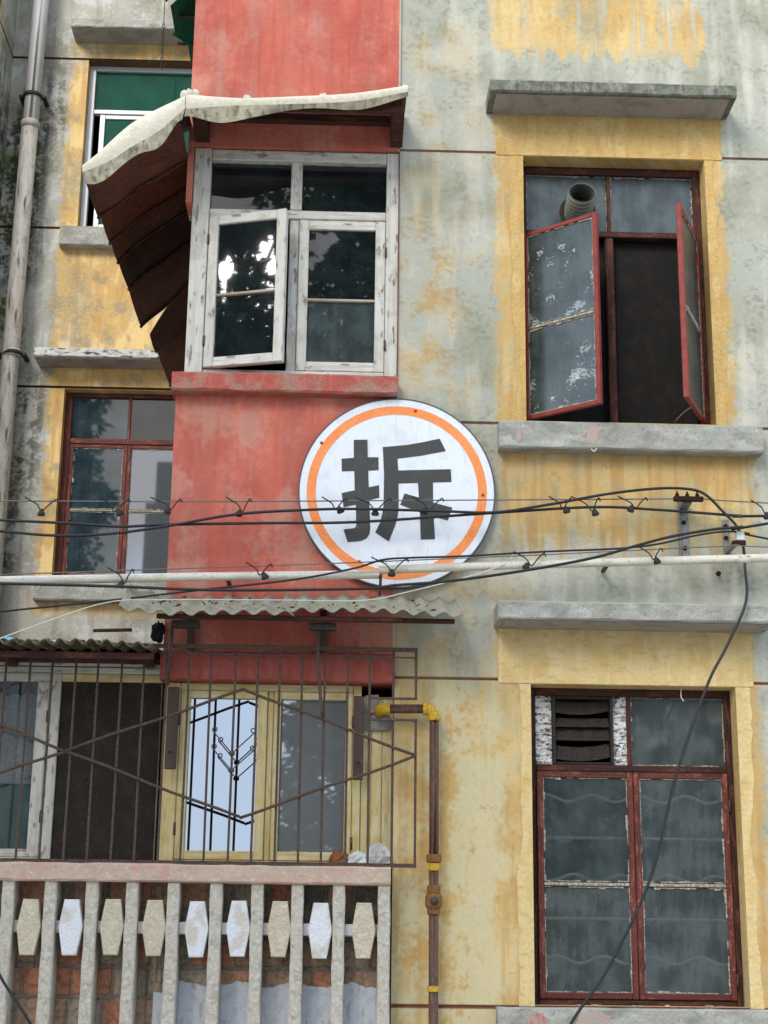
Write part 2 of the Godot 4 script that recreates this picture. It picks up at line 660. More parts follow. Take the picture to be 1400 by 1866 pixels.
func make_materials() -> void:
	var rough_bump := bumptex("rough", 0.06, 2.5, 5)
	var fine_bump := bumptex("fine", 0.12, 1.6, 6)
	var grain_v := bumptex("grain_v", 0.09, 2.0, 7, 1, 12)
	var grain_h := bumptex("grain_h", 0.09, 2.0, 8, 12, 1)
	var conc := mixtex("concrete", 512, 1, rgb(160, 159, 150), [[0.012, 0.40, 0.75, rgb(132, 133, 124), 0.8], [0.025, 0.46, 0.78, rgb(186, 186, 178), 0.7, 3, 1], [0.1, 0.56, 0.8, rgb(118, 116, 108), 0.5], [0.03, 0.62, 0.76, rgb(172, 152, 134), 0.5]])
	tri_mat("concrete", conc, Vector3(0.8, 0.8, 0.8), 0.92, rough_bump, 0.7)
	var dark := mixtex("dark_concrete", 512, 2, rgb(116, 117, 104), [[0.02, 0.40, 0.7, rgb(84, 86, 74), 0.8], [0.04, 0.5, 0.75, rgb(156, 156, 146), 0.6, 1, 4], [0.12, 0.58, 0.8, rgb(66, 66, 58), 0.6]])
	tri_mat("dark_concrete", dark, Vector3(0.9, 0.9, 0.9), 0.93, rough_bump, 0.8)
	var soffit := mixtex("soffit", 256, 3, rgb(160, 154, 146), [[0.02, 0.5, 0.7, rgb(138, 132, 126), 0.7], [0.1, 0.6, 0.75, rgb(120, 112, 104), 0.4]])
	tri_mat("soffit", soffit, Vector3(0.9, 0.9, 0.9), 0.92, fine_bump, 0.5)
	var peel := mixtex("peeling_white", 512, 4, rgb(196, 194, 188), [[0.02, 0.5, 0.75, rgb(160, 156, 148), 0.8], [0.035, 0.6, 0.68, rgb(58, 52, 48), 0.85, 2, 1, 25.0], [0.1, 0.62, 0.75, rgb(150, 144, 136), 0.6]])
	tri_mat("peeling_white", peel, Vector3(1.0, 1.4, 1.0), 0.9, rough_bump, 0.6)
	var redsill := mixtex("red_sill", 512, 5, rgb(172, 88, 76), [[0.012, 0.40, 0.66, rgb(158, 134, 118), 0.75, 1, 1, 30.0], [0.05, 0.5, 0.75, rgb(188, 112, 98), 0.6, 1, 4], [0.12, 0.6, 0.8, rgb(130, 72, 62), 0.5]])
	tri_mat("red_lintel", mixtex("red_lintel", 512, 15, rgb(164, 84, 74), [[0.02, 0.4, 0.75, rgb(148, 76, 66), 0.8], [0.05, 0.5, 0.8, rgb(182, 112, 100), 0.5, 1, 4], [0.12, 0.6, 0.8, rgb(140, 96, 86), 0.5]]), Vector3(0.9, 0.9, 0.9), 0.9, rough_bump, 0.5)
	tri_mat("red_sill", redsill, Vector3(0.9, 0.9, 0.9), 0.9, rough_bump, 0.6)
	var pink := mixtex("pink_coping", 512, 6, rgb(190, 168, 150), [[0.010, 0.46, 0.7, rgb(204, 140, 128), 0.8, 1, 1, 30.0], [0.03, 0.5, 0.75, rgb(178, 158, 140), 0.7], [0.1, 0.6, 0.8, rgb(156, 132, 120), 0.5], [0.06, 0.62, 0.78, rgb(218, 202, 190), 0.5]])
	tri_mat("pink_coping", pink, Vector3(0.7, 0.9, 0.7), 0.88, rough_bump, 0.5)
	var bal := mixtex("baluster", 512, 7, rgb(188, 181, 166), [[0.02, 0.4, 0.75, rgb(160, 152, 138), 0.8], [0.05, 0.45, 0.8, rgb(210, 207, 199), 0.75], [0.14, 0.62, 0.8, rgb(140, 130, 116), 0.5]])
	tri_mat("baluster", bal, Vector3(1.6, 1.6, 1.6), 0.93, rough_bump, 0.6)
	var hexb := mixtex("hex_beige", 256, 8, rgb(192, 180, 156), [[0.03, 0.4, 0.75, rgb(206, 198, 182), 0.8], [0.12, 0.55, 0.8, rgb(160, 148, 126), 0.6]])
	tri_mat("hex_beige", hexb, Vector3(2.2, 2.2, 2.2), 0.92, rough_bump, 1.0)
	var hexw := mixtex("hex_white", 256, 9, rgb(216, 218, 222), [[0.012, 0.46, 0.74, rgb(194, 184, 166), 0.8], [0.12, 0.6, 0.8, rgb(190, 190, 188), 0.6]])
	tri_mat("hex_white", hexw, Vector3(2.2, 2.2, 2.2), 0.9, rough_bump, 0.8)
	var bk := [rgb(202, 152, 124), rgb(184, 150, 128), rgb(172, 158, 140), rgb(196, 134, 108), rgb(120, 116, 112)]
	for i in 5:
		var t := mixtex("brick%d" % i, 256, 20 + i, bk[i], [[0.03, 0.48, 0.66, bk[i].darkened(0.22), 0.8], [0.08, 0.55, 0.7, rgb(168, 150, 128), 0.6], [0.15, 0.6, 0.75, bk[i].lightened(0.2), 0.5]])
		tri_mat("brick%d" % i, t, Vector3(3, 3, 3), 0.94, rough_bump, 1.4)
	var mort := mixtex("mortar", 256, 30, rgb(148, 139, 126), [[0.04, 0.5, 0.75, rgb(116, 108, 98), 0.8], [0.12, 0.56, 0.75, rgb(168, 160, 146), 0.6]])
	tri_mat("mortar", mort, Vector3(3, 3, 3), 0.95, rough_bump, 1.8)
	var lime := mixtex("limewash", 512, 31, rgb(206, 212, 224), [[0.02, 0.46, 0.75, rgb(190, 194, 202), 0.8], [0.03, 0.66, 0.76, rgb(170, 160, 146), 0.7, 1, 3], [0.14, 0.72, 0.82, rgb(130, 120, 110), 0.6]])
	tri_mat("limewash", lime, Vector3(1.4, 1.4, 1.4), 0.9, fine_bump, 0.6)
	# painted wood, with the grain standing or lying
	for d in [["v", 1, 14, grain_v], ["h", 14, 1, grain_h]]:
		var ww := mixtex("white_wood_" + d[0], 512, 40, rgb(204, 201, 192), [[0.04, 0.46, 0.76, rgb(186, 181, 168), 0.8, d[1], d[2]], [0.012, 0.5, 0.8, rgb(172, 166, 152), 0.6], [0.03, 0.64, 0.76, rgb(112, 102, 90), 0.8, maxi(1, d[1] / 4), maxi(1, d[2] / 4)]])
		tri_mat("white_wood_" + d[0], ww, Vector3(1.2, 1.2, 1.2), 0.82, d[3], 0.8)
		var yw := mixtex("yellow_wood_" + d[0], 512, 41, rgb(206, 188, 136), [[0.04, 0.44, 0.74, rgb(214, 204, 168), 0.8, d[1], d[2]], [0.03, 0.56, 0.78, rgb(178, 152, 96), 0.7, maxi(1, d[1] / 3), maxi(1, d[2] / 3)], [0.012, 0.5, 0.8, rgb(196, 168, 100), 0.6]])
		tri_mat("yellow_wood_" + d[0], yw, Vector3(1.2, 1.2, 1.2), 0.8, d[3], 0.7)
		var dw := mixtex("dark_wood_" + d[0], 256, 42, rgb(70, 40, 32), [[0.04, 0.5, 0.66, rgb(48, 30, 26), 0.8, d[1], d[2]], [0.05, 0.62, 0.7, rgb(104, 58, 44), 0.8, maxi(1, d[1] / 3), maxi(1, d[2] / 3)], [0.12, 0.64, 0.76, rgb(120, 104, 88), 0.5]])
		tri_mat("dark_wood_" + d[0], dw, Vector3(1.6, 1.6, 1.6), 0.8, d[3], 0.8)
		var rw := mixtex("red_wood_" + d[0], 256, 43, rgb(102, 50, 43), [[0.04, 0.4, 0.7, rgb(78, 40, 34), 0.8, d[1], d[2]], [0.05, 0.6, 0.7, rgb(148, 84, 70), 0.7, maxi(1, d[1] / 3), maxi(1, d[2] / 3)], [0.1, 0.66, 0.76, rgb(150, 134, 116), 0.6]])
		tri_mat("red_wood_" + d[0], rw, Vector3(1.6, 1.6, 1.6), 0.7, d[3], 0.6)
	var putty := mixtex("putty", 256, 44, rgb(150, 140, 122), [[0.06, 0.5, 0.62, rgb(206, 202, 192), 0.9], [0.14, 0.55, 0.7, rgb(92, 78, 66), 0.8]])
	tri_mat("putty", putty, Vector3(3, 3, 3), 0.92, rough_bump, 1.5)
	var rust := mixtex("rust", 256, 50, rgb(84, 68, 60), [[0.05, 0.45, 0.72, rgb(112, 98, 88), 0.8], [0.1, 0.58, 0.7, rgb(70, 48, 40), 0.8], [0.16, 0.64, 0.74, rgb(150, 138, 126), 0.7]])
	tri_mat("rust", rust, Vector3(4, 4, 4), 0.85, fine_bump, 1.0, 0.15)
	var pipe := mixtex("gas_pipe", 256, 51, rgb(88, 68, 62), [[0.05, 0.5, 0.68, rgb(104, 80, 70), 0.8, 1, 3], [0.06, 0.6, 0.68, rgb(142, 84, 44), 0.85, 1, 3], [0.14, 0.64, 0.74, rgb(60, 46, 42), 0.7]])
	tri_mat("gas_pipe", pipe, Vector3(3, 3, 3), 0.6, fine_bump, 0.6, 0.1)
	var yp := mixtex("yellow_paint", 256, 52, rgb(206, 166, 44), [[0.06, 0.56, 0.72, rgb(120, 84, 46), 0.8], [0.14, 0.6, 0.72, rgb(180, 140, 40), 0.7]])
	tri_mat("yellow_paint", yp, Vector3(6, 6, 6), 0.55, fine_bump, 0.8)
	var brass := mixtex("old_brass", 256, 53, rgb(132, 92, 48), [[0.06, 0.5, 0.66, rgb(98, 66, 40), 0.85], [0.14, 0.6, 0.72, rgb(170, 126, 58), 0.7]])
	tri_mat("old_brass", brass, Vector3(6, 6, 6), 0.6, fine_bump, 1.2, 0.2)
	var fibro := mixtex("fibre_cement", 512, 54, rgb(148, 146, 130), [[0.02, 0.5, 0.66, rgb(134, 140, 118), 0.8], [0.06, 0.55, 0.7, rgb(170, 168, 152), 0.7], [0.1, 0.6, 0.72, rgb(160, 116, 80), 0.7], [0.15, 0.62, 0.74, rgb(100, 98, 86), 0.5]])
	tri_mat("fibre_cement", fibro, Vector3(1.3, 1.3, 1.3), 0.92, rough_bump, 0.8)
	var mossy := mixtex("mossy_cement", 512, 55, rgb(120, 112, 94), [[0.03, 0.46, 0.7, rgb(88, 84, 56), 0.8], [0.08, 0.55, 0.68, rgb(150, 142, 118), 0.7], [0.1, 0.6, 0.7, rgb(58, 52, 38), 0.7]])
	tri_mat("mossy_cement", mossy, Vector3(1.8, 1.8, 1.8), 0.96, rough_bump, 2.0)
	var tarp := mixtex("tarp", 512, 56, rgb(208, 199, 178), [[0.012, 0.46, 0.76, rgb(194, 184, 162), 0.7], [0.04, 0.52, 0.78, rgb(224, 220, 210), 0.6]])
	tri_mat("tarp", tarp, Vector3(1.3, 1.3, 1.3), 0.75, fine_bump, 0.4)
	var tarps := mixtex("tarp_stained", 512, 57, rgb(182, 174, 152), [[0.02, 0.42, 0.7, rgb(156, 148, 124), 0.8], [0.025, 0.52, 0.74, rgb(112, 104, 84), 0.8, 1, 2], [0.1, 0.64, 0.8, rgb(84, 78, 64), 0.6]])
	tri_mat("tarp_stained", tarps, Vector3(1.6, 1.6, 1.6), 0.8, fine_bump, 0.5)
	var sheet := mixtex("brown_sheet", 512, 58, rgb(92, 52, 38), [[0.01, 0.5, 0.66, rgb(118, 60, 36), 0.8], [0.04, 0.52, 0.68, rgb(66, 42, 34), 0.8, 4, 1], [0.1, 0.64, 0.74, rgb(130, 112, 94), 0.5]])
	tri_mat("brown_sheet", sheet, Vector3(1.2, 1.2, 1.2), 0.7, rough_bump, 0.8)
	var screen := mixtex("insect_screen", 256, 59, rgb(52, 46, 40), [[0.015, 0.48, 0.7, rgb(66, 56, 46), 0.8], [0.2, 0.5, 0.7, rgb(38, 34, 32), 0.6], [0.1, 0.68, 0.76, rgb(90, 82, 72), 0.4]])
	tri_mat("dark_screen", screen, Vector3(2, 2, 2), 0.95, bumptex("weave", 0.3, 5.0, 9), 1.0, 0.0, rgb(205, 215, 230))
	tri_mat("insect_screen", screen, Vector3(2, 2, 2), 0.95, bumptex("weave", 0.3, 5.0, 9), 1.0)
	var grease := mixtex("grease", 256, 60, rgb(44, 38, 34), [[0.04, 0.5, 0.66, rgb(64, 52, 42), 0.8], [0.12, 0.58, 0.72, rgb(26, 22, 20), 0.8]])
	tri_mat("grease", grease, Vector3(4, 4, 4), 0.6, rough_bump, 2.0)
	var drain := mixtex("drain_pipe", 512, 61, rgb(190, 188, 186), [[0.02, 0.5, 0.7, rgb(168, 164, 160), 0.8, 1, 4], [0.1, 0.64, 0.76, rgb(140, 134, 128), 0.5]])
	tri_mat("drain_pipe", drain, Vector3(1.5, 1.5, 1.5), 0.55, fine_bump, 0.3)
	var draino := mixtex("old_drain_pipe", 512, 62, rgb(188, 181, 172), [[0.02, 0.45, 0.75, rgb(160, 150, 138), 0.8, 1, 3], [0.02, 0.70, 0.78, rgb(70, 66, 56), 0.8, 1, 6], [0.03, 0.66, 0.76, rgb(92, 98, 56), 0.7, 1, 3]])
	tri_mat("old_drain_pipe", draino, Vector3(1.5, 1.0, 1.5), 0.75, fine_bump, 0.6)
	var board := mixtex("sign_white", 512, 63, rgb(226, 230, 236), [[0.01, 0.5, 0.75, rgb(214, 217, 222), 0.8], [0.05, 0.62, 0.74, rgb(206, 206, 206), 0.5, 1, 8], [0.16, 0.72, 0.78, rgb(160, 156, 150), 0.5]])
	tri_mat("sign_white", board, Vector3(1.1, 1.1, 1.1), 0.5, null)
	var orange := mixtex("sign_orange", 256, 64, rgb(240, 142, 78), [[0.02, 0.5, 0.7, rgb(244, 152, 90), 0.7], [0.16, 0.7, 0.78, rgb(220, 150, 110), 0.5]])
	tri_mat("sign_orange", orange, Vector3(1.1, 1.1, 1.1), 0.5)
	var ink := mixtex("sign_ink", 256, 65, rgb(66, 66, 64), [[0.02, 0.45, 0.75, rgb(72, 72, 70), 0.8], [0.03, 0.76, 0.80, rgb(110, 108, 105), 0.6, 5, 1]])
	tri_mat("sign_ink", ink, Vector3(1.4, 1.4, 1.4), 0.5)
	var steel := mixtex("galvanised", 256, 66, rgb(138, 138, 136), [[0.04, 0.5, 0.7, rgb(110, 108, 104), 0.8], [0.1, 0.62, 0.72, rgb(96, 74, 60), 0.8]])
	tri_mat("galvanised", steel, Vector3(4, 4, 4), 0.5, fine_bump, 0.5, 0.4)
	var pvc := mixtex("white_conduit", 256, 67, rgb(220, 214, 200), [[0.03, 0.54, 0.7, rgb(200, 190, 168), 0.8, 3, 1], [0.1, 0.68, 0.76, rgb(150, 138, 120), 0.6]])
	tri_mat("white_conduit", pvc, Vector3(1.6, 1.6, 1.6), 0.45, fine_bump, 0.2)
	var green := mixtex("green_sheet", 256, 68, rgb(20, 92, 70), [[0.04, 0.52, 0.68, rgb(14, 60, 48), 0.8, 6, 1], [0.1, 0.62, 0.72, rgb(60, 60, 50), 0.6]])
	tri_mat("green_sheet", green, Vector3(2, 2, 2), 0.7, fine_bump, 0.5)
	var room := mixtex("room_plaster", 256, 69, rgb(120, 116, 108), [[0.02, 0.5, 0.7, rgb(100, 96, 90), 0.7]])
	tri_mat("room_plaster", room, Vector3(0.6, 0.6, 0.6), 0.95)
	var foil := mixtex("foil", 256, 70, rgb(226, 226, 226), [[0.03, 0.5, 0.66, rgb(150, 146, 142), 0.7, 4, 1], [0.04, 0.62, 0.70, rgb(40, 34, 30), 0.85, 2, 1]])
	tri_mat("foil", foil, Vector3(4, 4, 4), 0.35, bumptex("crumple", 0.05, 6.0, 12), 1.2, 0.2)
	tri_mat("lace", mixtex("lace", 256, 71, rgb(172, 176, 178), [[0.05, 0.5, 0.7, rgb(146, 150, 154), 0.8]]), Vector3(3, 3, 3), 0.9)
	tri_mat("green_cloth", mixtex("green_cloth", 256, 72, rgb(24, 100, 82), [[0.05, 0.5, 0.7, rgb(18, 78, 64), 0.8, 1, 8]]), Vector3(2, 2, 2), 0.9)
	tri_mat("paper", mixtex("paper", 256, 73, rgb(190, 188, 184), [[0.04, 0.52, 0.7, rgb(150, 146, 140), 0.7]]), Vector3(4, 4, 4), 0.8, rough_bump, 0.6)
	tri_mat("dead_leaf", mixtex("dead_leaf", 256, 74, rgb(136, 88, 52), [[0.06, 0.5, 0.7, rgb(104, 66, 40), 0.8]]), Vector3(5, 5, 5), 0.85, rough_bump, 0.6)
	tri_mat("pavement", mixtex("pavement", 256, 75, rgb(158, 154, 146), [[0.02, 0.5, 0.7, rgb(140, 136, 128), 0.7], [0.2, 0.56, 0.7, rgb(176, 172, 164), 0.6]]), Vector3(0.7, 0.7, 0.7), 0.95, rough_bump, 0.5)
	tri_mat("bark", mixtex("bark", 256, 76, rgb(92, 82, 68), [[0.05, 0.5, 0.66, rgb(62, 54, 44), 0.8, 1, 4], [0.08, 0.6, 0.7, rgb(120, 114, 98), 0.7]]), Vector3(1.5, 1.5, 1.5), 0.95, rough_bump, 1.6)
	tri_mat("far_wall", mixtex("far_wall", 256, 77, rgb(150, 148, 140), [[0.02, 0.5, 0.7, rgb(130, 128, 120), 0.7], [0.05, 0.55, 0.7, rgb(166, 164, 156), 0.5, 1, 6]]), Vector3(0.3, 0.3, 0.3), 0.92, rough_bump, 0.4)
	plain("cable_black", rgb(22, 22, 27), 0.5)
	plain("wire_grey", rgb(110, 108, 104), 0.5, 0.4)
	plain("hook_dark", rgb(34, 30, 28), 0.7, 0.1)
	plain("string_white", rgb(214, 210, 196), 0.8)
	plain("rim_dark", rgb(78, 78, 78), 0.45, 0.3)
	plain("aluminium", rgb(196, 198, 202), 0.4, 0.3)
	plain("duct", rgb(128, 128, 118), 0.5, 0.1)
	plain("screw_red", rgb(176, 44, 40), 0.5)
	plain("box_white", rgb(206, 214, 208), 0.5)
	plain("black_soot", rgb(22, 20, 18), 0.9)
	plain("lime_dust", rgb(120, 112, 100), 0.95)
	# glass
	pane_mat("clear_pane", rgb(24, 30, 32), rgb(70, 82, 84), 0.25, 0.72, 0.0, 81)
	pane_mat("dim_pane", rgb(88, 96, 97), rgb(122, 130, 130), 0.5, 0.42, 0.05, 82)
	pane_mat("dusty_pane", rgb(46, 55, 57), rgb(98, 111, 110), 0.55, 0.92, 0.3, 83, 0.0)
	mats.dusty_pane.metallic_specular = 0.6
	pane_mat("splashed_pane", rgb(48, 57, 59), rgb(100, 113, 112), 0.55, 0.92, 0.26, 84, 0.255)
	mats.splashed_pane.metallic_specular = 0.6
	pane_mat("streaky_pane", rgb(72, 82, 83), rgb(108, 118, 118), 0.4, 0.42, 0.0, 85)
	pane_mat("green_pane", rgb(14, 72, 58), rgb(30, 92, 76), 0.4, 0.96, 0.03, 86)
	mats.green_pane.clearcoat_enabled = false
	mats.green_pane.metallic_specular = 0.36
	var mirror := StandardMaterial3D.new()
	mirror.resource_name = "mirror_film"
	mirror.albedo_color = Color(0.31, 0.335, 0.37).linear_to_srgb()
	mirror.metallic = 1.0
	mirror.roughness = 0.02
	mats["mirror_film"] = mirror
	var dimmer := mirror.duplicate()
	dimmer.resource_name = "dim_mirror_film"
	dimmer.albedo_color = Color(0.33, 0.35, 0.37).linear_to_srgb()
	dimmer.metallic = 0.55
	mats["dim_mirror"] = dimmer
	var skyish := mirror.duplicate()
	skyish.resource_name = "pale_mirror_film"
	skyish.albedo_color = Color(0.27, 0.285, 0.32).linear_to_srgb()
	skyish.metallic = 0.85
	mats["pale_mirror"] = skyish


# ---------------------------------------------------------------- pieces of windows
func bars(rects: Array, z0: float, z1: float, c := 0.004, xf := Transform3D.IDENTITY) -> MB:
	var b := MB.new(false, xf)
	for r in rects:
		b.box(Vector3(r[0], r[2], z0), Vector3(r[1], r[3], z1), c)
	return b


func pane(x0: float, x1: float, y0: float, y1: float, z: float, xf := Transform3D.IDENTITY) -> MB:
	var b := MB.new(false, xf)
	b.box(Vector3(x0, y0, z - 0.002), Vector3(x1, y1, z + 0.002))
	return b


func hinge_turn(x: float, z: float, deg: float) -> Transform3D:
	var h := Vector3(x, 0, z)
	return Transform3D(Basis.IDENTITY, h) * Transform3D(Basis(Vector3.UP, deg_to_rad(deg)), Vector3.ZERO) * Transform3D(Basis.IDENTITY, -h)


# a casement: two stiles, two rails, a muntin, panes and puttied edges, turned about its hinge
func casement(win: Node3D, x0: float, x1: float, y0: float, y1: float, w: float, z0: float, z1: float, cut: float, wood: String, glass: Array, xf: Transform3D, label := "", putty := "putty") -> void:
	part("casement_stile", cbox(Vector3(x0, y0, z0), Vector3(x0 + w, y1, z1), 0.004, xf), mats[wood + "_v"], win)
	part("casement_stile", cbox(Vector3(x1 - w, y0, z0), Vector3(x1, y1, z1), 0.004, xf), mats[wood + "_v"], win)
	part("casement_rail", cbox(Vector3(x0 + w, y0, z0 + 0.002), Vector3(x1 - w, y0 + w, z1 - 0.002), 0.004, xf), mats[wood + "_h"], win)
	part("casement_rail", cbox(Vector3(x0 + w, y1 - w, z0 + 0.002), Vector3(x1 - w, y1, z1 - 0.002), 0.004, xf), mats[wood + "_h"], win)
	part("muntin", bars([[x0 + w, x1 - w, cut - 0.008, cut + 0.008]], z0 + 0.004, z1 - 0.004, 0.004, xf), mats.bare_wood if putty != "putty" else mats.putty, win)
	var zg := (z0 + z1) / 2.0
	part("pane", pane(x0 + w - 0.004, x1 - w + 0.004, cut + 0.012, y1 - w + 0.004, zg, xf), mats[glass[0]], win)
	part("pane", pane(x0 + w - 0.004, x1 - w + 0.004, y0 + w - 0.004, cut - 0.012, zg, xf), mats[glass[1]], win)
	if putty == "putty":
		part("putty_line", putty_edges([[x0 + w, x1 - w, cut + 0.012, y1 - w], [x0 + w, x1 - w, y0 + w, cut - 0.012]], zg + 0.003, xf), mats.putty, win).set_meta("kind", "stuff")


# crumbling bead of putty round each pane, of uneven width
func putty_edges(rects: Array, z: float, xf := Transform3D.IDENTITY) -> MB:
	var b := MB.new(false, xf)
	for r in rects:
		for side in 4:
			var n := 14
			for k in n:
				if rng.randf() < 0.12:
					continue
				var wd := 0.004 + 0.006 * rng.randf() * rng.randf() + (0.006 if rng.randf() < 0.1 else 0.0)
				var t0 := float(k) / n
				var t1 := float(k + 1) / n
				var lo: Vector3
				var hi: Vector3
				if side < 2:
					var ya: float = r[2] if side == 0 else r[3] - wd
					lo = Vector3(lerpf(r[0], r[1], t0), ya, z)
					hi = Vector3(lerpf(r[0], r[1], t1), ya + wd, z + 0.005)
				else:
					var xa: float = r[0] if side == 2 else r[1] - wd
					lo = Vector3(xa, lerpf(r[2], r[3], t0), z)
					hi = Vector3(xa + wd, lerpf(r[2], r[3], t1), z + 0.005)
				b.box(lo, hi, 0.002)
	return b


func hinges(win: Node3D, x: float, ys: Array, z: float, mat: Material) -> void:
	for y in ys:
		var b := MB.new(true)
		b.tube([Vector3(x, y - 0.03, z), Vector3(x, y + 0.03, z)], 0.006, 8)
		part("hinge", b, mat, win)


# an uneven concrete slab: chamfered box whose edges wander a little
func slab(lo: Vector3, hi: Vector3, sd: int, amp := 0.004) -> MB:
	var b := MB.new(false)
	var n := maxi(4, int((hi.x - lo.x) / 0.07))
	var r := RandomNumberGenerator.new()
	r.seed = sd
	var sec := []
	for i in n + 1:
		var x := lerpf(lo.x, hi.x, float(i) / n)
		var c := 0.006 + r.randf() * amp
		var j := func(): return (r.randf() - 0.5) * amp
		sec.append([Vector3(x, lo.y + j.call(), lo.z), Vector3(x, lo.y + j.call(), hi.z - c), Vector3(x, lo.y + c + j.call(), hi.z + j.call()), Vector3(x, hi.y - c + j.call(), hi.z + j.call()), Vector3(x, hi.y + j.call(), hi.z - c), Vector3(x, hi.y + j.call(), lo.z)])
	var mid := (lo + hi) / 2.0
	for i in n:
		for k in 6:
			var k2 := (k + 1) % 6
			var q := [sec[i][k], sec[i + 1][k], sec[i + 1][k2], sec[i][k2]]
			var cen: Vector3 = (q[0] + q[2]) / 2.0 - mid
			cen.x = 0
			face_both(b, q, cen)
	b.face(sec[0], Vector3(-1, 0, 0))
	b.face(sec[n], Vector3(1, 0, 0))
	return b


func face_both(b: MB, q: Array, out: Vector3) -> void:
	b.face([q[0], q[1], q[2]], out)
	b.face([q[0], q[2], q[3]], out)


# ---------------------------------------------------------------- the houses
func build_front_wing(paint: Material) -> void:
	var h := thing("apartment_building", "front wing of the old apartment house, red left end and grey and yellow plaster", "building", Vector3(2.0, 0, -2.5))
	# grey and yellow wall with window openings and grooves
	var grooves := [6.083, 4.469, 3.078, 1.465]
	var open := [[0.97, 2.0, 4.485, 6.065], [0.975, 2.035, 1.475, 3.055]]
	var xs := [0.272, 0.97, 0.975, 2.0, 2.035, 6.0]
	var ys := [0.0, 10.5]
	for g in grooves:
		ys += [g - 0.007, g + 0.007]
	for w in open:
		ys += [w[2], w[3]]
	var b := MB.new(false)
	b.relief(sorted_unique(xs), sorted_unique(ys), 0.0, func(x, y):
		for w in open:
			if x > w[0] and x < w[1] and y > w[2] and y < w[3]:
				return -0.22
		for g in grooves:
			if absf(y - g) < 0.007:
				if g > 5.0 or g == 3.078:
					return -0.012 if x < 0.97 or x > 2.0 else 0.0
				return -0.012
		return 0.0, front_uv)
	part("plaster_wall", b, paint, h, "grey plaster wall with washed yellow paint round the windows")
	# red end, 15 mm proud of the grey
	var r := MB.new(false)
	r.relief(sorted_unique([-0.918, -0.884, 0.272]), sorted_unique([3.19, 4.62, 5.72, 6.068, 10.5]), 0.015, func(x, y):
		return -0.235 if (x > -0.884 or y < 5.72) and y > 4.62 and y < 6.068 else 0.0, front_uv)
	r.face([Vector3(0.272, 3.19, 0.0), Vector3(0.272, 10.5, 0.0), Vector3(0.272, 10.5, 0.015), Vector3(0.272, 3.19, 0.015)], Vector3(1, 0, 0), [Vector2(0.27, 0.66), Vector2(0.27, 0), Vector2(0.274, 0), Vector2(0.274, 0.66)])
	r.face([Vector3(-0.918, 3.19, -0.22), Vector3(0.272, 3.19, -0.22), Vector3(0.272, 3.19, 0.015), Vector3(-0.918, 3.19, 0.015)], Vector3(0, -1, 0), [Vector2(0.02, 0.66), Vector2(0.27, 0.66), Vector2(0.27, 0.65), Vector2(0.02, 0.65)])
	part("red_wall", r, paint, h, "faded red plaster end of the wall")
	var side := MB.new(false)
	for q in [[0.0, 4.69, 0.0, -4.6], [6.068, 10.5, 0.015, -4.6], [4.69, 6.068, -1.3, -4.6]]:
		side.face([Vector3(-0.918, q[0], q[2]), Vector3(-0.918, q[1], q[2]), Vector3(-0.918, q[1], q[3]), Vector3(-0.918, q[0], q[3])], Vector3(-1, 0, 0))
	part("gable_wall", side, mats.concrete, h)
	# shell: rooms stay dark
	part("floor_slab", cbox(Vector3(-0.90, 3.26, -4.6), Vector3(6.0, 3.40, -0.23), 0.0), mats.room_plaster, h)
	part("floor_slab", cbox(Vector3(-0.90, 6.28, -4.6), Vector3(6.0, 6.42, -0.23), 0.0), mats.room_plaster, h)
	part("floor_slab", cbox(Vector3(-0.90, 0.02, -4.6), Vector3(6.0, 0.25, -0.23), 0.0), mats.room_plaster, h)
	part("roof", cbox(Vector3(-1.1, 10.5, -4.8), Vector3(6.2, 10.7, 0.25), 0.01), mats.concrete, h)
	part("back_wall", cbox(Vector3(-0.91, 0, -4.8), Vector3(6.0, 10.49, -4.61), 0.0), mats.room_plaster, h)
	part("end_wall", cbox(Vector3(6.001, 0, -4.8), Vector3(6.2, 10.49, 0.0), 0.0), mats.concrete, h)
	for x in [[0.45, 0.6], [2.6, 2.75]]:
		part("partition_wall", cbox(Vector3(x[0], 0.26, -4.6), Vector3(x[1], 10.4, -0.24), 0.0), mats.room_plaster, h)
	# canopies and sills
	part("window_canopy", slab(Vector3(0.762, 6.328, -0.01), Vector3(2.140, 6.402, 0.25), 1), mats.dark_concrete, h, "weathered dark concrete canopy")
	part("soffit", cbox(Vector3(0.762 + 0.035, 6.328 - 0.006, -0.01 + 0.012), Vector3(2.140 - 0.035, 6.328 + 0.01, 0.25 - 0.03), 0.002), mats.soffit, h)
	part("window_canopy", slab(Vector3(0.785, 3.346, -0.01), Vector3(2.20, 3.440, 0.25), 2), mats.concrete, h, "pale grey concrete canopy")
	part("soffit", cbox(Vector3(0.785 + 0.035, 3.346 - 0.006, -0.01 + 0.012), Vector3(2.20 - 0.035, 3.346 + 0.01, 0.25 - 0.03), 0.002), mats.soffit, h)
	part("window_sill", slab(Vector3(0.813, 4.302, -0.14), Vector3(2.224, 4.452, 0.10), 3), mats.concrete, h)
	part("window_sill", slab(Vector3(0.784, 1.32, -0.14), Vector3(2.24, 1.468, 0.10), 4), mats.concrete, h)
	var sill := slab(Vector3(-0.935, 4.585, -0.20), Vector3(0.271, 4.692, 0.10), 5, 0.006)
	part("window_sill", sill, mats.red_sill, h, "red painted concrete sill worn back to grey")
	part("lintel", slab(Vector3(-0.925, 3.040, -0.2), Vector3(0.271, 3.188, 0.055), 6), mats.red_lintel, h, "red painted lintel beam")
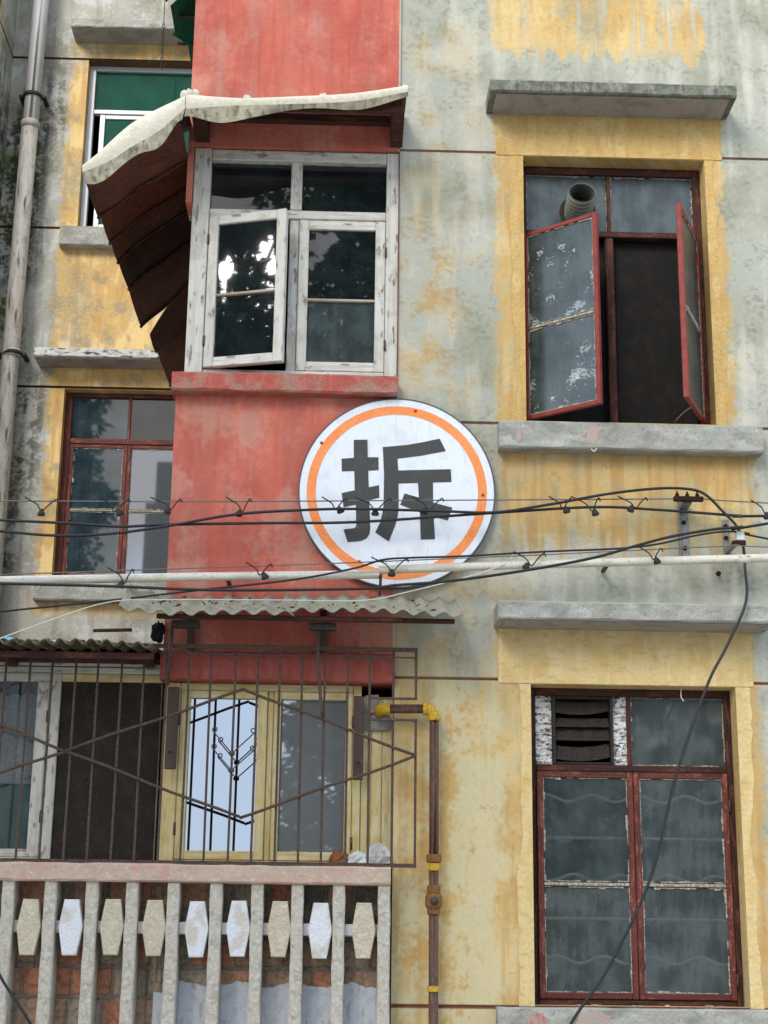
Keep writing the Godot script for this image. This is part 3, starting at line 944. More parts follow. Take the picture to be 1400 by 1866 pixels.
	# thick coats of plaster paint framing the two openings, with uneven outer edges
	for q in [[0.97, -1, 4.455, 6.065, "mellow_paint"], [2.0, 1, 4.455, 6.065, "mellow_paint"], [0.975, -1, 1.47, 3.055, "cream_paint"], [2.035, 1, 1.47, 3.055, "cream_paint"]]:
		var poly := PackedVector2Array([Vector2(q[0], q[2]), Vector2(q[0], q[3])])
		var n := 34
		for i in n + 1:
			var y := lerpf(q[3], q[2], float(i) / n)
			poly.append(Vector2(q[0] + q[1] * (0.060 + 0.014 * sin(y * 3.3 + q[0] * 2.0) + 0.009 * sin(y * 11.0 + q[2]) * sin(y * 2.1) + 0.016 * rng.randf() * rng.randf()), y))
		var sp := MB.new(false)
		sp.prism(poly, -0.002, 0.0045)
		part("plaster_surround", sp, mats[q[4]], h)
	for q in [[0.825, 2.095, 6.068, 6.326, "mellow_paint"], [0.815, 2.125, 3.058, 3.345, "cream_paint"]]:
		var poly := PackedVector2Array()
		for i in 30:
			poly.append(Vector2(lerpf(q[0], q[1], i / 29.0), q[2] + (0.001 if i % 2 else 0.0)))
		for i in 9:
			poly.append(Vector2(q[1] + 0.012 * rng.randf(), lerpf(q[2] + 0.01, q[3], i / 8.0)))
		for i in 9:
			poly.append(Vector2(q[0] - 0.012 * rng.randf(), lerpf(q[3], q[2] + 0.01, i / 8.0)))
		var sp := MB.new(false)
		sp.prism(poly, -0.002, 0.0055)
		part("plaster_surround", sp, mats[q[4]], h)
	# smears of old paint on the two right sills
	for q in [[1.27, 1.35, 4.315, 4.44, "pink_smear"], [0.92, 1.03, 1.36, 1.45, "red_smear"], [1.16, 1.34, 1.37, 1.46, "pink_smear"], [0.90, 0.93, 4.33, 4.41, "pink_smear"]]:
		var poly := PackedVector2Array()
		for i in 18:
			var a := TAU * i / 18.0
			var k := 0.75 + 0.35 * rng.randf()
			poly.append(Vector2((q[0] + q[1]) / 2.0 + (q[1] - q[0]) / 2.0 * k * cos(a), (q[2] + q[3]) / 2.0 + (q[3] - q[2]) / 2.0 * k * sin(a)))
		var sm := MB.new(false)
		sm.prism(poly, 0.095, 0.1035)
		part("paint_smear", sm, mats[q[4]], h)
	build_white_window(h)
	build_upper_window(h)
	build_lower_window(h)
	build_yellow_window(h)


func build_white_window(h: Node3D) -> void:
	var w := holder("window", h, "white flaking wooden window with its left casement ajar")
	part("frame_post", cbox(Vector3(-0.880, 4.693, -0.09), Vector3(-0.786, 6.062, 0.012), 0.006), mats.white_wood_v, w)
	part("frame_post", cbox(Vector3(-0.336, 5.70, -0.08), Vector3(-0.274, 5.995, -0.004), 0.004), mats.white_wood_v, w)
	part("frame_post", cbox(Vector3(-0.336, 4.745, -0.08), Vector3(-0.284, 5.644, -0.018), 0.004), mats.white_wood_v, w)
	part("frame_post", cbox(Vector3(0.200, 4.693, -0.09), Vector3(0.270, 6.062, 0.0), 0.005), mats.white_wood_v, w)
	part("frame_rail", cbox(Vector3(-0.785, 5.997, -0.09), Vector3(0.199, 6.062, -0.003), 0.005), mats.white_wood_h, w)
	part("frame_rail", cbox(Vector3(-0.785, 5.646, -0.085), Vector3(0.199, 5.698, -0.006), 0.005), mats.white_wood_h, w)
	part("frame_rail", cbox(Vector3(-0.785, 4.694, -0.09), Vector3(0.199, 4.744, -0.004), 0.005), mats.white_wood_h, w)
	part("pane", pane(-0.786, -0.336, 5.698, 5.997, -0.05), mats.clear_pane, w)
	part("pane", pane(-0.274, 0.200, 5.698, 5.997, -0.05), mats.clear_pane, w)
	casement(w, -0.282, 0.198, 4.748, 5.642, 0.055, -0.05, -0.008, 5.166, "white_wood", ["clear_pane", "streaky_pane"], Transform3D.IDENTITY, "", "none")
	casement(w, -0.780, -0.330, 4.748, 5.642, 0.055, -0.03, 0.010, 5.166, "white_wood", ["clear_pane", "clear_pane"], hinge_turn(-0.780, 0.0, -16.0), "casement swung a little outward", "none")
	part("side_pane", cbox(Vector3(-0.880, 4.70, -1.295), Vector3(-0.876, 6.06, -0.091), 0.0), mats.clear_pane, w)
	hinges(w, -0.782, [5.50, 4.90], 0.012, mats.rust)
	hinges(w, 0.200, [5.45, 4.90], 0.004, mats.rust)


func build_upper_window(h: Node3D) -> void:
	var w := holder("window", h, "red brown wooden window with both lower casements swung open")
	var z0 := -0.17
	var z1 := -0.115
	part("frame_post", cbox(Vector3(0.971, 4.486, z0), Vector3(1.000, 6.064, z1), 0.004), mats.dark_wood_v, w)
	part("frame_post", cbox(Vector3(1.955, 4.486, z0), Vector3(1.999, 6.064, z1), 0.004), mats.dark_wood_v, w)
	part("frame_post", cbox(Vector3(1.462, 5.668, z0), Vector3(1.482, 6.018, z1 - 0.004), 0.003), mats.dark_wood_v, w)
	part("frame_post", cbox(Vector3(1.446, 4.523, z0), Vector3(1.492, 5.630, z1 - 0.004), 0.004), mats.dark_wood_v, w)
	part("frame_rail", cbox(Vector3(1.001, 6.019, z0), Vector3(1.954, 6.064, z1 + 0.002), 0.004), mats.dark_wood_h, w)
	part("frame_rail", cbox(Vector3(1.001, 5.631, z0), Vector3(1.954, 5.667, z1 + 0.003), 0.004), mats.dark_wood_h, w)
	part("frame_rail", cbox(Vector3(1.001, 4.487, z0), Vector3(1.954, 4.522, z1 + 0.002), 0.004), mats.dark_wood_h, w)
	part("pane", pane(1.0, 1.464, 5.666, 6.02, -0.145), mats.dusty_pane, w)
	part("pane", pane(1.481, 1.956, 5.666, 6.02, -0.145), mats.dusty_pane, w)
	part("putty_line", putty_edges([[1.0, 1.462, 5.667, 6.019], [1.482, 1.955, 5.667, 6.019]], -0.142), mats.putty, w).set_meta("kind", "stuff")
	var rows := []
	for i in 15:
		var row := []
		for j in 9:
			var x := lerpf(1.490, 1.956, j / 8.0)
			var y := lerpf(4.523, 5.632, i / 14.0)
			var d := maxf(0.0, (x - 1.60) * 0.75 - (y - 4.78) * 0.65) 
			row.append(Vector3(x, y, -0.178 - 0.10 * d + 0.003 * sin(x * 31.0 + y * 17.0)))
		rows.append(row)
	var sc := MB.new(false)
	sc.grid(rows, Vector3(0, 0, 1), 0.002)
	part("insect_screen", sc, mats.dark_screen, w, "sagging dark insect screen")
	part("insect_screen", cbox(Vector3(0.999, 4.523, -0.185), Vector3(1.448, 5.632, -0.180), 0.0), mats.dark_screen, w)
	casement(w, 0.985, 1.462, 4.522, 5.634, 0.026, -0.128, -0.098, 5.055, "crimson_wood", ["splashed_pane", "splashed_pane"], hinge_turn(0.985, -0.115, -40.0), "left casement standing open, glass splashed with white paint")
	casement(w, 1.480, 1.962, 4.522, 5.634, 0.026, -0.128, -0.098, 5.055, "crimson_wood", ["dusty_pane", "dusty_pane"], hinge_turn(1.962, -0.115, 66.0), "right casement standing wide open")
	var stay := MB.new(true)
	stay.tube(curve([Vector3(1.80, 4.535, -0.11), Vector3(1.84, 4.57, -0.05), Vector3(1.875, 4.585, 0.0), Vector3(1.90, 4.59, 0.02)], 4), 0.004, 6)
	part("casement_stay", stay, mats.galvanised, w)


func build_lower_window(h: Node3D) -> void:
	var w := holder("window", h, "shut red brown wooden window with a sooty vent in its upper left light")
	var z0 := -0.17
	var z1 := -0.115
	part("frame_post", cbox(Vector3(0.976, 1.476, z0), Vector3(1.012, 3.054, z1), 0.004), mats.dark_wood_v, w)
	part("frame_post", cbox(Vector3(2.000, 1.476, z0), Vector3(2.034, 3.054, z1), 0.004), mats.dark_wood_v, w)
	part("frame_post", cbox(Vector3(1.488, 2.660, z0), Vector3(1.510, 3.015, z1 - 0.004), 0.003), mats.dark_wood_v, w)
	part("frame_rail", cbox(Vector3(1.013, 3.016, z0), Vector3(1.999, 3.054, z1 + 0.002), 0.004), mats.dark_wood_h, w)
	part("frame_rail", cbox(Vector3(1.013, 2.624, z0), Vector3(1.999, 2.659, z1 + 0.003), 0.004), mats.dark_wood_h, w)
	part("frame_rail", cbox(Vector3(1.013, 1.476, z0), Vector3(1.999, 1.502, z1 + 0.002), 0.004), mats.dark_wood_h, w)
	part("pane", pane(1.509, 2.001, 2.658, 3.017, -0.145), mats.dim_pane, w)
	part("putty_line", putty_edges([[1.510, 2.0, 2.660, 3.015]], -0.142), mats.putty, w).set_meta("kind", "stuff")
	casement(w, 1.014, 1.508, 1.504, 2.622, 0.030, -0.135, -0.100, 2.058, "red_wood", ["streaky_pane", "dim_pane"], Transform3D.IDENTITY)
	casement(w, 1.511, 1.998, 1.504, 2.622, 0.030, -0.132, -0.097, 2.058, "red_wood", ["dim_pane", "dim_pane"], Transform3D.IDENTITY)
	hinges(w, 2.004, [2.46, 1.60], -0.105, mats.rust)
	# sooty vent frame and foil in the upper left light
	part("vent_frame", cbox(Vector3(1.098, 2.660, -0.165), Vector3(1.116, 3.015, -0.11), 0.003), mats.grease, w, "black soot crusted vent frame")
	part("vent_frame", cbox(Vector3(1.400, 2.660, -0.165), Vector3(1.416, 3.015, -0.11), 0.003), mats.grease, w, "black soot crusted vent frame")
	part("vent_frame", cbox(Vector3(1.117, 3.000, -0.16), Vector3(1.399, 3.014, -0.112), 0.003), mats.grease, w, "black soot crusted vent frame")
	part("vent_frame", cbox(Vector3(1.117, 2.661, -0.16), Vector3(1.399, 2.672, -0.112), 0.003), mats.grease, w, "black soot crusted vent frame")
	var lv := [[2.995, 2.925, 6.0], [2.905, 2.855, 0.0], [2.852, 2.785, 0.0], [2.760, 2.685, 5.0]]
	for k in 4:
		var rows := []
		for i in 4:
			var row := []
			for j in 9:
				var u := j / 8.0
				var x := lerpf(1.118, 1.398, u)
				var y: float = lerpf(lv[k][1], lv[k][0], i / 3.0) + (0.016 * (4.0 * (u - 0.5) * (u - 0.5) - 0.5) + 0.012 * (u - 0.3)) * (1.0 if lv[k][2] > 0 else 0.1)
				row.append(Vector3(x, y, -0.128 - 0.010 * i + 0.004 * sin(j * 2.3 + k)))
			rows.append(row)
		var g := MB.new(false)
		g.grid(rows, Vector3(0, 0, 1), 0.004)
		part("vent_flap", g, mats.grease, w)
	for f in [[1.012, 1.097], [1.417, 1.489]]:
		var rows := []
		for i in 15:
			var row := []
			for j in 4:
				row.append(Vector3(lerpf(f[0], f[1], j / 3.0), lerpf(2.66, 3.015, i / 14.0), -0.142 + 0.010 * rng.randf()))
			rows.append(row)
		var g := MB.new(false)
		g.grid(rows, Vector3(0, 0, 1), 0.002)
		part("foil_strip", g, mats.foil, w, "crumpled silver foil beside the vent")
	# dried debris on the bottom rail
	var db := MB.new(false)
	for k in 60:
		var x := 1.02 + 0.95 * rng.randf()
		var s := 0.004 + 0.010 * rng.randf() * rng.randf()
		db.box(Vector3(x, 1.4685, -0.115 + 0.05 * rng.randf()), Vector3(x + 2.0 * s, 1.468 + s, -0.06 + 0.04 * rng.randf()), 0.002)
	var dm := part("debris", db, mats.putty, w, "flakes of putty and dirt along the sill")
	dm.set_meta("kind", "stuff")
	# guard of wavy and straight bars inside the glass
	for k in 5:
		var y := 2.52 - 0.20 * k
		for side in [[1.02, 1.50], [1.515, 1.99]]:
			var p := []
			for i in 21:
				var x := lerpf(side[0], side[1], i / 20.0)
				p.append(Vector3(x, y - 0.03 + (0.018 * sin((x - 1.0) * 26.0 + k * 1.3) if k % 2 == 0 else 0.0), -0.152))
			var g := MB.new(true)
			g.tube(p, 0.009, 6)
			part("guard_bar", g, mats.wire_pale, w)


func build_yellow_window(h: Node3D) -> void:
	var w := holder("window", h, "pale yellow wooden window behind the security grille")
	part("frame_post", cbox(Vector3(-0.905, 2.118, -0.12), Vector3(-0.822, 3.038, -0.035), 0.004), mats.yellow_wood_v, w)
	part("frame_post", cbox(Vector3(-0.374, 2.150, -0.11), Vector3(-0.344, 3.000, -0.045), 0.004), mats.yellow_wood_v, w)
	part("frame_post", cbox(Vector3(0.064, 2.118, -0.12), Vector3(0.106, 3.038, -0.035), 0.004), mats.yellow_wood_v, w)
	part("frame_rail", cbox(Vector3(-0.821, 3.001, -0.12), Vector3(0.063, 3.038, -0.037), 0.004), mats.yellow_wood_h, w)
	part("frame_rail", cbox(Vector3(-0.821, 2.118, -0.12), Vector3(0.063, 2.148, -0.037), 0.004), mats.yellow_wood_h, w)
	for c in [[-0.819, -0.376, "mirror_film"], [-0.342, 0.062, "dim_mirror"]]:
		var ww := 0.048 if c[0] < -0.5 else 0.036
		part("casement_stile", cbox(Vector3(c[0], 2.150, -0.075), Vector3(c[0] + ww, 2.999, -0.030), 0.004), mats.yellow_wood_v, w)
		part("casement_stile", cbox(Vector3(c[1] - ww, 2.150, -0.075), Vector3(c[1], 2.999, -0.030), 0.004), mats.yellow_wood_v, w)
		part("casement_rail", cbox(Vector3(c[0] + ww, 2.150, -0.073), Vector3(c[1] - ww, 2.194, -0.032), 0.004), mats.yellow_wood_h, w)
		part("casement_rail", cbox(Vector3(c[0] + ww, 2.960, -0.073), Vector3(c[1] - ww, 2.999, -0.032), 0.004), mats.yellow_wood_h, w)
		part("pane", pane(c[0] + ww - 0.004, c[1] - ww + 0.004, 2.19, 2.964, -0.058), mats[c[2]], w, "pane that mirrors the white sky" if c[0] < -0.5 else "")
	hinges(w, -0.822, [2.85, 2.30], -0.03, mats.rust)
	hinges(w, 0.064, [2.85, 2.24], -0.03, mats.rust)
	# boards that close the opening on the right
	for x in [[0.108, 0.158], [0.160, 0.214], [0.216, 0.272]]:
		part("board", cbox(Vector3(x[0], 2.116, -0.10), Vector3(x[1], 2.982, -0.045 - 0.01 * rng.randf()), 0.004), mats.yellow_wood_v, w)


func build_extension() -> void:
	var h := thing("ground_floor_extension", "low ground floor room with white window and dark screen beside the red bay", "extension", Vector3(-1.9, 0, -2.0))
	part("side_wall", cbox(Vector3(-2.925, 0.0, -4.06), Vector3(-2.80, 3.12, -0.05), 0.004), mats.concrete, h)
	part("roof_deck", cbox(Vector3(-2.925, 3.15, -4.06), Vector3(-0.93, 3.19, -0.02), 0.004), mats.dark_wood_h, h)
	part("header", cbox(Vector3(-2.80, 3.132, -0.12), Vector3(-0.925, 3.148, 0.02), 0.003), mats.dark_wood_h, h)
	part("lower_wall", cbox(Vector3(-2.80, 0.0, -0.35), Vector3(-0.93, 2.10, -0.24), 0.0), mats.concrete, h)
	var w := holder("window", h, "white framed window with a dark brown insect screen")
	part("top_rail", bars([[-2.79, -0.928, 3.078, 3.131]], -0.10, -0.030, 0.004), mats.white_wood_h, w)
	part("yellow_rail", bars([[-1.436, -0.908, 3.036, 3.077]], -0.10, -0.036, 0.004), mats.yellow_wood_h, w)
	part("insect_screen", cbox(Vector3(-1.434, 2.118, -0.062), Vector3(-0.907, 3.035, -0.056), 0.0), mats.insect_screen, w)
	part("frame_post", cbox(Vector3(-1.492, 2.118, -0.10), Vector3(-1.436, 3.077, -0.034), 0.004), mats.white_wood_v, w)
	part("frame_post", cbox(Vector3(-2.30, 2.118, -0.10), Vector3(-2.23, 3.077, -0.034), 0.004), mats.white_wood_v, w)
	part("frame_post", cbox(Vector3(-1.552, 2.150, -0.08), Vector3(-1.494, 3.030, -0.026), 0.004), mats.white_wood_v, w)
	part("frame_rail", cbox(Vector3(-2.229, 2.118, -0.08), Vector3(-1.494, 2.149, -0.028), 0.004), mats.white_wood_h, w)
	part("frame_rail", cbox(Vector3(-2.229, 3.031, -0.08), Vector3(-1.494, 3.076, -0.028), 0.004), mats.white_wood_h, w)
	part("frame_rail", cbox(Vector3(-2.229, 2.150, -0.08), Vector3(-1.553, 2.190, -0.030), 0.004), mats.white_wood_h, w)
	part("frame_rail", cbox(Vector3(-2.79, 2.118, -0.08), Vector3(-2.301, 2.149, -0.028), 0.004), mats.white_wood_h, w)
	part("pane", pane(-2.23, -1.552, 2.190, 3.031, -0.055), mats.curtain_pane, w)
	part("pane", pane(-2.79, -2.30, 2.149, 3.077, -0.055), mats.dim_pane, w)
	hinges(w, -1.493, [2.85, 2.35], -0.024, mats.rust)
	# curtains hang inside
	for c in [["lace_curtain", "white lace curtain with scalloped lower edge behind the leftmost ground floor window", mats.lace, 2.52, 2.965, -0.13, true], ["window_curtain", "green cloth curtain behind the leftmost ground floor window", mats.green_cloth, 2.13, 2.60, -0.16, false]]:
		var rows := []
		for i in 7:
			var row := []
			for j in 60:
				var x := lerpf(-2.24, -1.50, j / 59.0)
				var lo: float = c[3]
				var hi: float = c[4] + (0.02 * absf(sin(x * 40.0)) if c[6] else 0.0)
				row.append(Vector3(x, lerpf(lo, hi, i / 6.0), c[5] + 0.014 * sin(x * 46.0 + (i * 0.25 if c[6] else 0.0))))
			rows.append(row)
		var g := MB.new(true)
		g.grid(rows, Vector3(0, 0, 1), 0.0)
		single(c[0], g, c[2], c[1], "curtain")


func build_back_wing(paint: Material) -> void:
	var h := thing("recessed_wing", "recessed wing of the apartment house behind the drain pipe, grey plaster with black mould", "building", Vector3(-1.9, 0, -5.2))
	var z := -4.075
	var open := [[-2.28, -1.24, 7.50, 9.075], [-2.29, -1.25, 4.49, 6.07]]
	var grooves := [9.085, 7.492, 6.081, 4.48]
	var ys := [0.0, 10.5]
	for g in grooves:
		ys += [g - 0.008, g + 0.008]
	for w in open:
		ys += [w[2], w[3]]
	var b := MB.new(false)
	b.relief(sorted_unique([-2.93, -2.29, -2.28, -1.25, -1.24, -0.92]), sorted_unique(ys), z, func(x, y):
		for w in open:
			if x > w[0] and x < w[1] and y > w[2] and y < w[3]:
				return -0.22
		for g in grooves:
			if absf(y - g) < 0.008:
				return -0.014
		return 0.0, back_uv)
	part("plaster_wall", b, paint, h)
	part("back_wall", cbox(Vector3(-2.93, 0, -6.4), Vector3(-0.92, 10.49, -6.2), 0.0), mats.room_plaster, h)
	part("end_wall", cbox(Vector3(-3.1, 0, -6.4), Vector3(-2.931, 10.49, -4.40), 0.0), mats.room_plaster, h)
	part("end_wall", cbox(Vector3(-1.0, 0, -6.19), Vector3(-0.93, 10.49, -4.31), 0.0), mats.room_plaster, h)
	part("floor_slab", cbox(Vector3(-2.92, 6.28, -6.19), Vector3(-1.01, 6.42, -4.31), 0.0), mats.room_plaster, h)
	part("roof", cbox(Vector3(-3.1, 10.5, -6.4), Vector3(-0.93, 10.7, -3.8), 0.01), mats.concrete, h)
	part("window_canopy", slab(Vector3(-2.405, 9.243, z - 0.01), Vector3(-1.02, 9.327, z + 0.25), 11), mats.concrete, h)
	part("soffit", cbox(Vector3(-2.405 + 0.035, 9.243 - 0.006, z - 0.01 + 0.012), Vector3(-1.02 - 0.035, 9.243 + 0.01, z + 0.25 - 0.03), 0.002), mats.soffit, h)
	part("window_canopy", slab(Vector3(-2.508, 6.254, z - 0.01), Vector3(-1.02, 6.330, z + 0.25), 12), mats.peeling_white, h, "white concrete canopy with peeling paint")
	part("soffit", cbox(Vector3(-2.508 + 0.035, 6.254 - 0.006, z - 0.01 + 0.012), Vector3(-1.02 - 0.035, 6.254 + 0.01, z + 0.25 - 0.03), 0.002), mats.soffit, h)
	part("window_sill", slab(Vector3(-2.405, 7.300, z - 0.12), Vector3(-1.0, 7.468, z + 0.10), 13), mats.concrete, h)
	part("window_sill", slab(Vector3(-2.405, 4.30, z - 0.12), Vector3(-1.0, 4.472, z + 0.10), 14), mats.concrete, h)
	# aluminium window with green glass
	var w := holder("window", h, "silver aluminium window with green glass")
	var zf := z - 0.15
	part("frame", cbox(Vector3(-2.279, 7.501, zf), Vector3(-2.225, 9.074, zf + 0.06), 0.004), mats.aluminium, w)
	part("frame", cbox(Vector3(-1.295, 7.501, zf), Vector3(-1.241, 9.074, zf + 0.06), 0.004), mats.aluminium, w)
	part("frame", cbox(Vector3(-2.224, 9.03, zf), Vector3(-1.296, 9.074, zf + 0.058), 0.004), mats.aluminium, w)
	part("frame", cbox(Vector3(-2.224, 8.615, zf), Vector3(-1.296, 8.655, zf + 0.058), 0.004), mats.aluminium, w)
	part("frame", cbox(Vector3(-2.224, 7.501, zf), Vector3(-1.296, 7.545, zf + 0.058), 0.004), mats.aluminium, w)
	for s in [[-2.170, -1.74], [-1.735, -1.297]]:
		part("sliding_sash", cbox(Vector3(s[0], 7.546, zf + 0.01), Vector3(s[0] + 0.045, 8.614, zf + 0.045), 0.004), mats.aluminium, w)
		part("sliding_sash", cbox(Vector3(s[1] - 0.045, 7.546, zf + 0.01), Vector3(s[1], 8.614, zf + 0.045), 0.004), mats.aluminium, w)
		part("sliding_sash", cbox(Vector3(s[0] + 0.045, 8.575, zf + 0.012), Vector3(s[1] - 0.045, 8.614, zf + 0.043), 0.004), mats.aluminium, w)
		part("sliding_sash", cbox(Vector3(s[0] + 0.045, 7.546, zf + 0.012), Vector3(s[1] - 0.045, 7.585, zf + 0.043), 0.004), mats.aluminium, w)
		part("pane", pane(s[0] + 0.044, s[1] - 0.044, 7.58, 8.58, zf + 0.025), mats.green_pane, w)
	part("pane", pane(-2.226, -1.294, 8.653, 9.032, zf + 0.03), mats.green_pane, w)
	# red brown window below
	var r := holder("window", h, "red brown wooden window with dusty panes")
	part("frame_post", cbox(Vector3(-2.289, 4.491, zf), Vector3(-2.235, 6.069, zf + 0.06), 0.004), mats.red_wood_v, r)
	part("frame_post", cbox(Vector3(-1.300, 4.491, zf), Vector3(-1.251, 6.069, zf + 0.06), 0.004), mats.red_wood_v, r)
	part("frame_post", cbox(Vector3(-1.780, 5.680, zf), Vector3(-1.758, 6.034, zf + 0.055), 0.003), mats.red_wood_v, r)
	part("frame_rail", cbox(Vector3(-2.234, 6.035, zf), Vector3(-1.301, 6.069, zf + 0.062), 0.004), mats.red_wood_h, r)
	part("frame_rail", cbox(Vector3(-2.234, 5.635, zf), Vector3(-1.301, 5.679, zf + 0.063), 0.004), mats.red_wood_h, r)
	part("frame_rail", cbox(Vector3(-2.234, 4.491, zf), Vector3(-1.301, 4.525, zf + 0.062), 0.004), mats.red_wood_h, r)
	part("pane", pane(-2.236, -1.779, 5.678, 6.036, zf + 0.03), mats.teal_pane, r)
	part("pane", pane(-1.759, -1.299, 5.678, 6.036, zf + 0.03), mats.clear_pane, r)
	casement(r, -2.233, -1.768, 4.527, 5.633, 0.032, zf + 0.02, zf + 0.055, 5.08, "red_wood", ["teal_pane", "teal_pane"], Transform3D.IDENTITY)
	casement(r, -1.766, -1.302, 4.527, 5.633, 0.032, zf + 0.02, zf + 0.055, 5.08, "red_wood", ["pale_mirror", "pale_mirror"], Transform3D.IDENTITY, "casement whose panes mirror the sky")
	# wall that returns towards the street at the far left
	var s := thing("side_wing", "plain plaster wall edge at the top left corner of the photo", "building", Vector3(-4.4, 0, -4.2))
	var sm := MB.new(false)
	for y in [[0.0, 9.077], [9.093, 10.5]]:
		sm.face([Vector3(-2.93, y[0], -4.074), Vector3(-2.93, y[1], -4.074), Vector3(-2.93, y[1], -3.5), Vector3(-2.93, y[0], -3.5)], Vector3(1, 0, 0), [Vector3(-2.93, y[0], -4.074), Vector3(-2.93, y[1], -4.074), Vector3(-2.93, y[1], -3.5), Vector3(-2.93, y[0], -3.5)].map(side_uv))
	part("plaster_wall", sm, paint, s)
	part("core_wall", cbox(Vector3(-6.0, 0, -6.4), Vector3(-2.945, 10.7, -3.5), 0.0), mats.concrete, s)


# ---------------------------------------------------------------- sign
func build_sign() -> void:
	var c := Vector3(0.274, 4.058, 0.0)
	var t := thing("round_sign", "round white sign with orange ring and a large dark demolition character", "sign", Vector3(0.274, 4.058, 0.02))
	var xf := Transform3D(Basis(Vector3.RIGHT, PI / 2.0), c)
	var b := MB.new(false)
	b.lathe([Vector2(0.0, 0.020), Vector2(0.516, 0.020), Vector2(0.516, 0.049), Vector2(0.0, 0.049)], xf, 96)
	part("board", b, mats.sign_white, t)
	var r := MB.new(false)
	r.lathe([Vector2(0.517, 0.018), Vector2(0.5215, 0.018), Vector2(0.5215, 0.0505), Vector2(0.514, 0.0505), Vector2(0.514, 0.0492), Vector2(0.517, 0.0492), Vector2(0.517, 0.018)], xf, 96)
	part("rim", r, mats.rim_dark, t, "dark metal edge")
	var g := MB.new(false)
	g.lathe([Vector2(0.429, 0.0492), Vector2(0.476, 0.0492), Vector2(0.476, 0.0504), Vector2(0.429, 0.0504), Vector2(0.429, 0.0492)], xf, 96)
	part("orange_ring", g, mats.sign_orange, t)
	var strokes := [
		[-0.233, 0.282, -0.160, 0.285, -0.157, 0.187, -0.100, 0.188, -0.098, 0.117, -0.153, 0.112, -0.149, 0.021, -0.095, 0.034, -0.092, -0.035, -0.145, -0.050, -0.138, -0.205, -0.142, -0.235, -0.157, -0.259, -0.185, -0.272, -0.215, -0.277, -0.256, -0.280, -0.278, -0.212, -0.235, -0.206, -0.219, -0.202, -0.212, -0.190, -0.216, -0.076, -0.280, -0.091, -0.292, -0.014, -0.223, 0.003, -0.227, 0.109, -0.293, 0.106, -0.296, 0.176, -0.231, 0.182],
		[-0.078, 0.245, 0.050, 0.260, 0.140, 0.278, 0.225, 0.299, 0.258, 0.230, 0.124, 0.201, 0.001, 0.182, 0.006, 0.117, 0.285, 0.130, 0.288, 0.059, 0.190, 0.054, 0.192, -0.056, 0.293, -0.082, 0.269, -0.153, 0.195, -0.133, 0.202, -0.256, 0.127, -0.259, 0.122, -0.110, 0.018, -0.072, 0.040, -0.009, 0.116, -0.030, 0.111, 0.050, 0.008, 0.045, 0.010, -0.081, 0.006, -0.130, -0.006, -0.182, -0.040, -0.273, -0.112, -0.225, -0.086, -0.168, -0.074, -0.110, -0.070, -0.066, -0.069, 0.085]]
	for s in strokes:
		var poly := PackedVector2Array()
		for i in range(0, s.size(), 2):
			poly.append(Vector2(c.x + s[i], c.y + s[i + 1]))
		var p := MB.new(false)
		p.prism(poly, 0.0492, 0.0506)
		part("character_stroke", p, mats.sign_ink, t)
	for s in [Vector2(0.368, 4.510), Vector2(0.728, 4.049), Vector2(0.081, 3.675), Vector2(-0.13, 4.32)]:
		var k := MB.new(true)
		k.lathe([Vector2(0.0, 0.0), Vector2(0.008, 0.0), Vector2(0.008, 0.004), Vector2(0.004, 0.007), Vector2(0.0, 0.007)], Transform3D(Basis(Vector3.RIGHT, PI / 2.0), Vector3(s.x, s.y, 0.0505)), 8)
		part("screw", k, mats.screw_red, t)


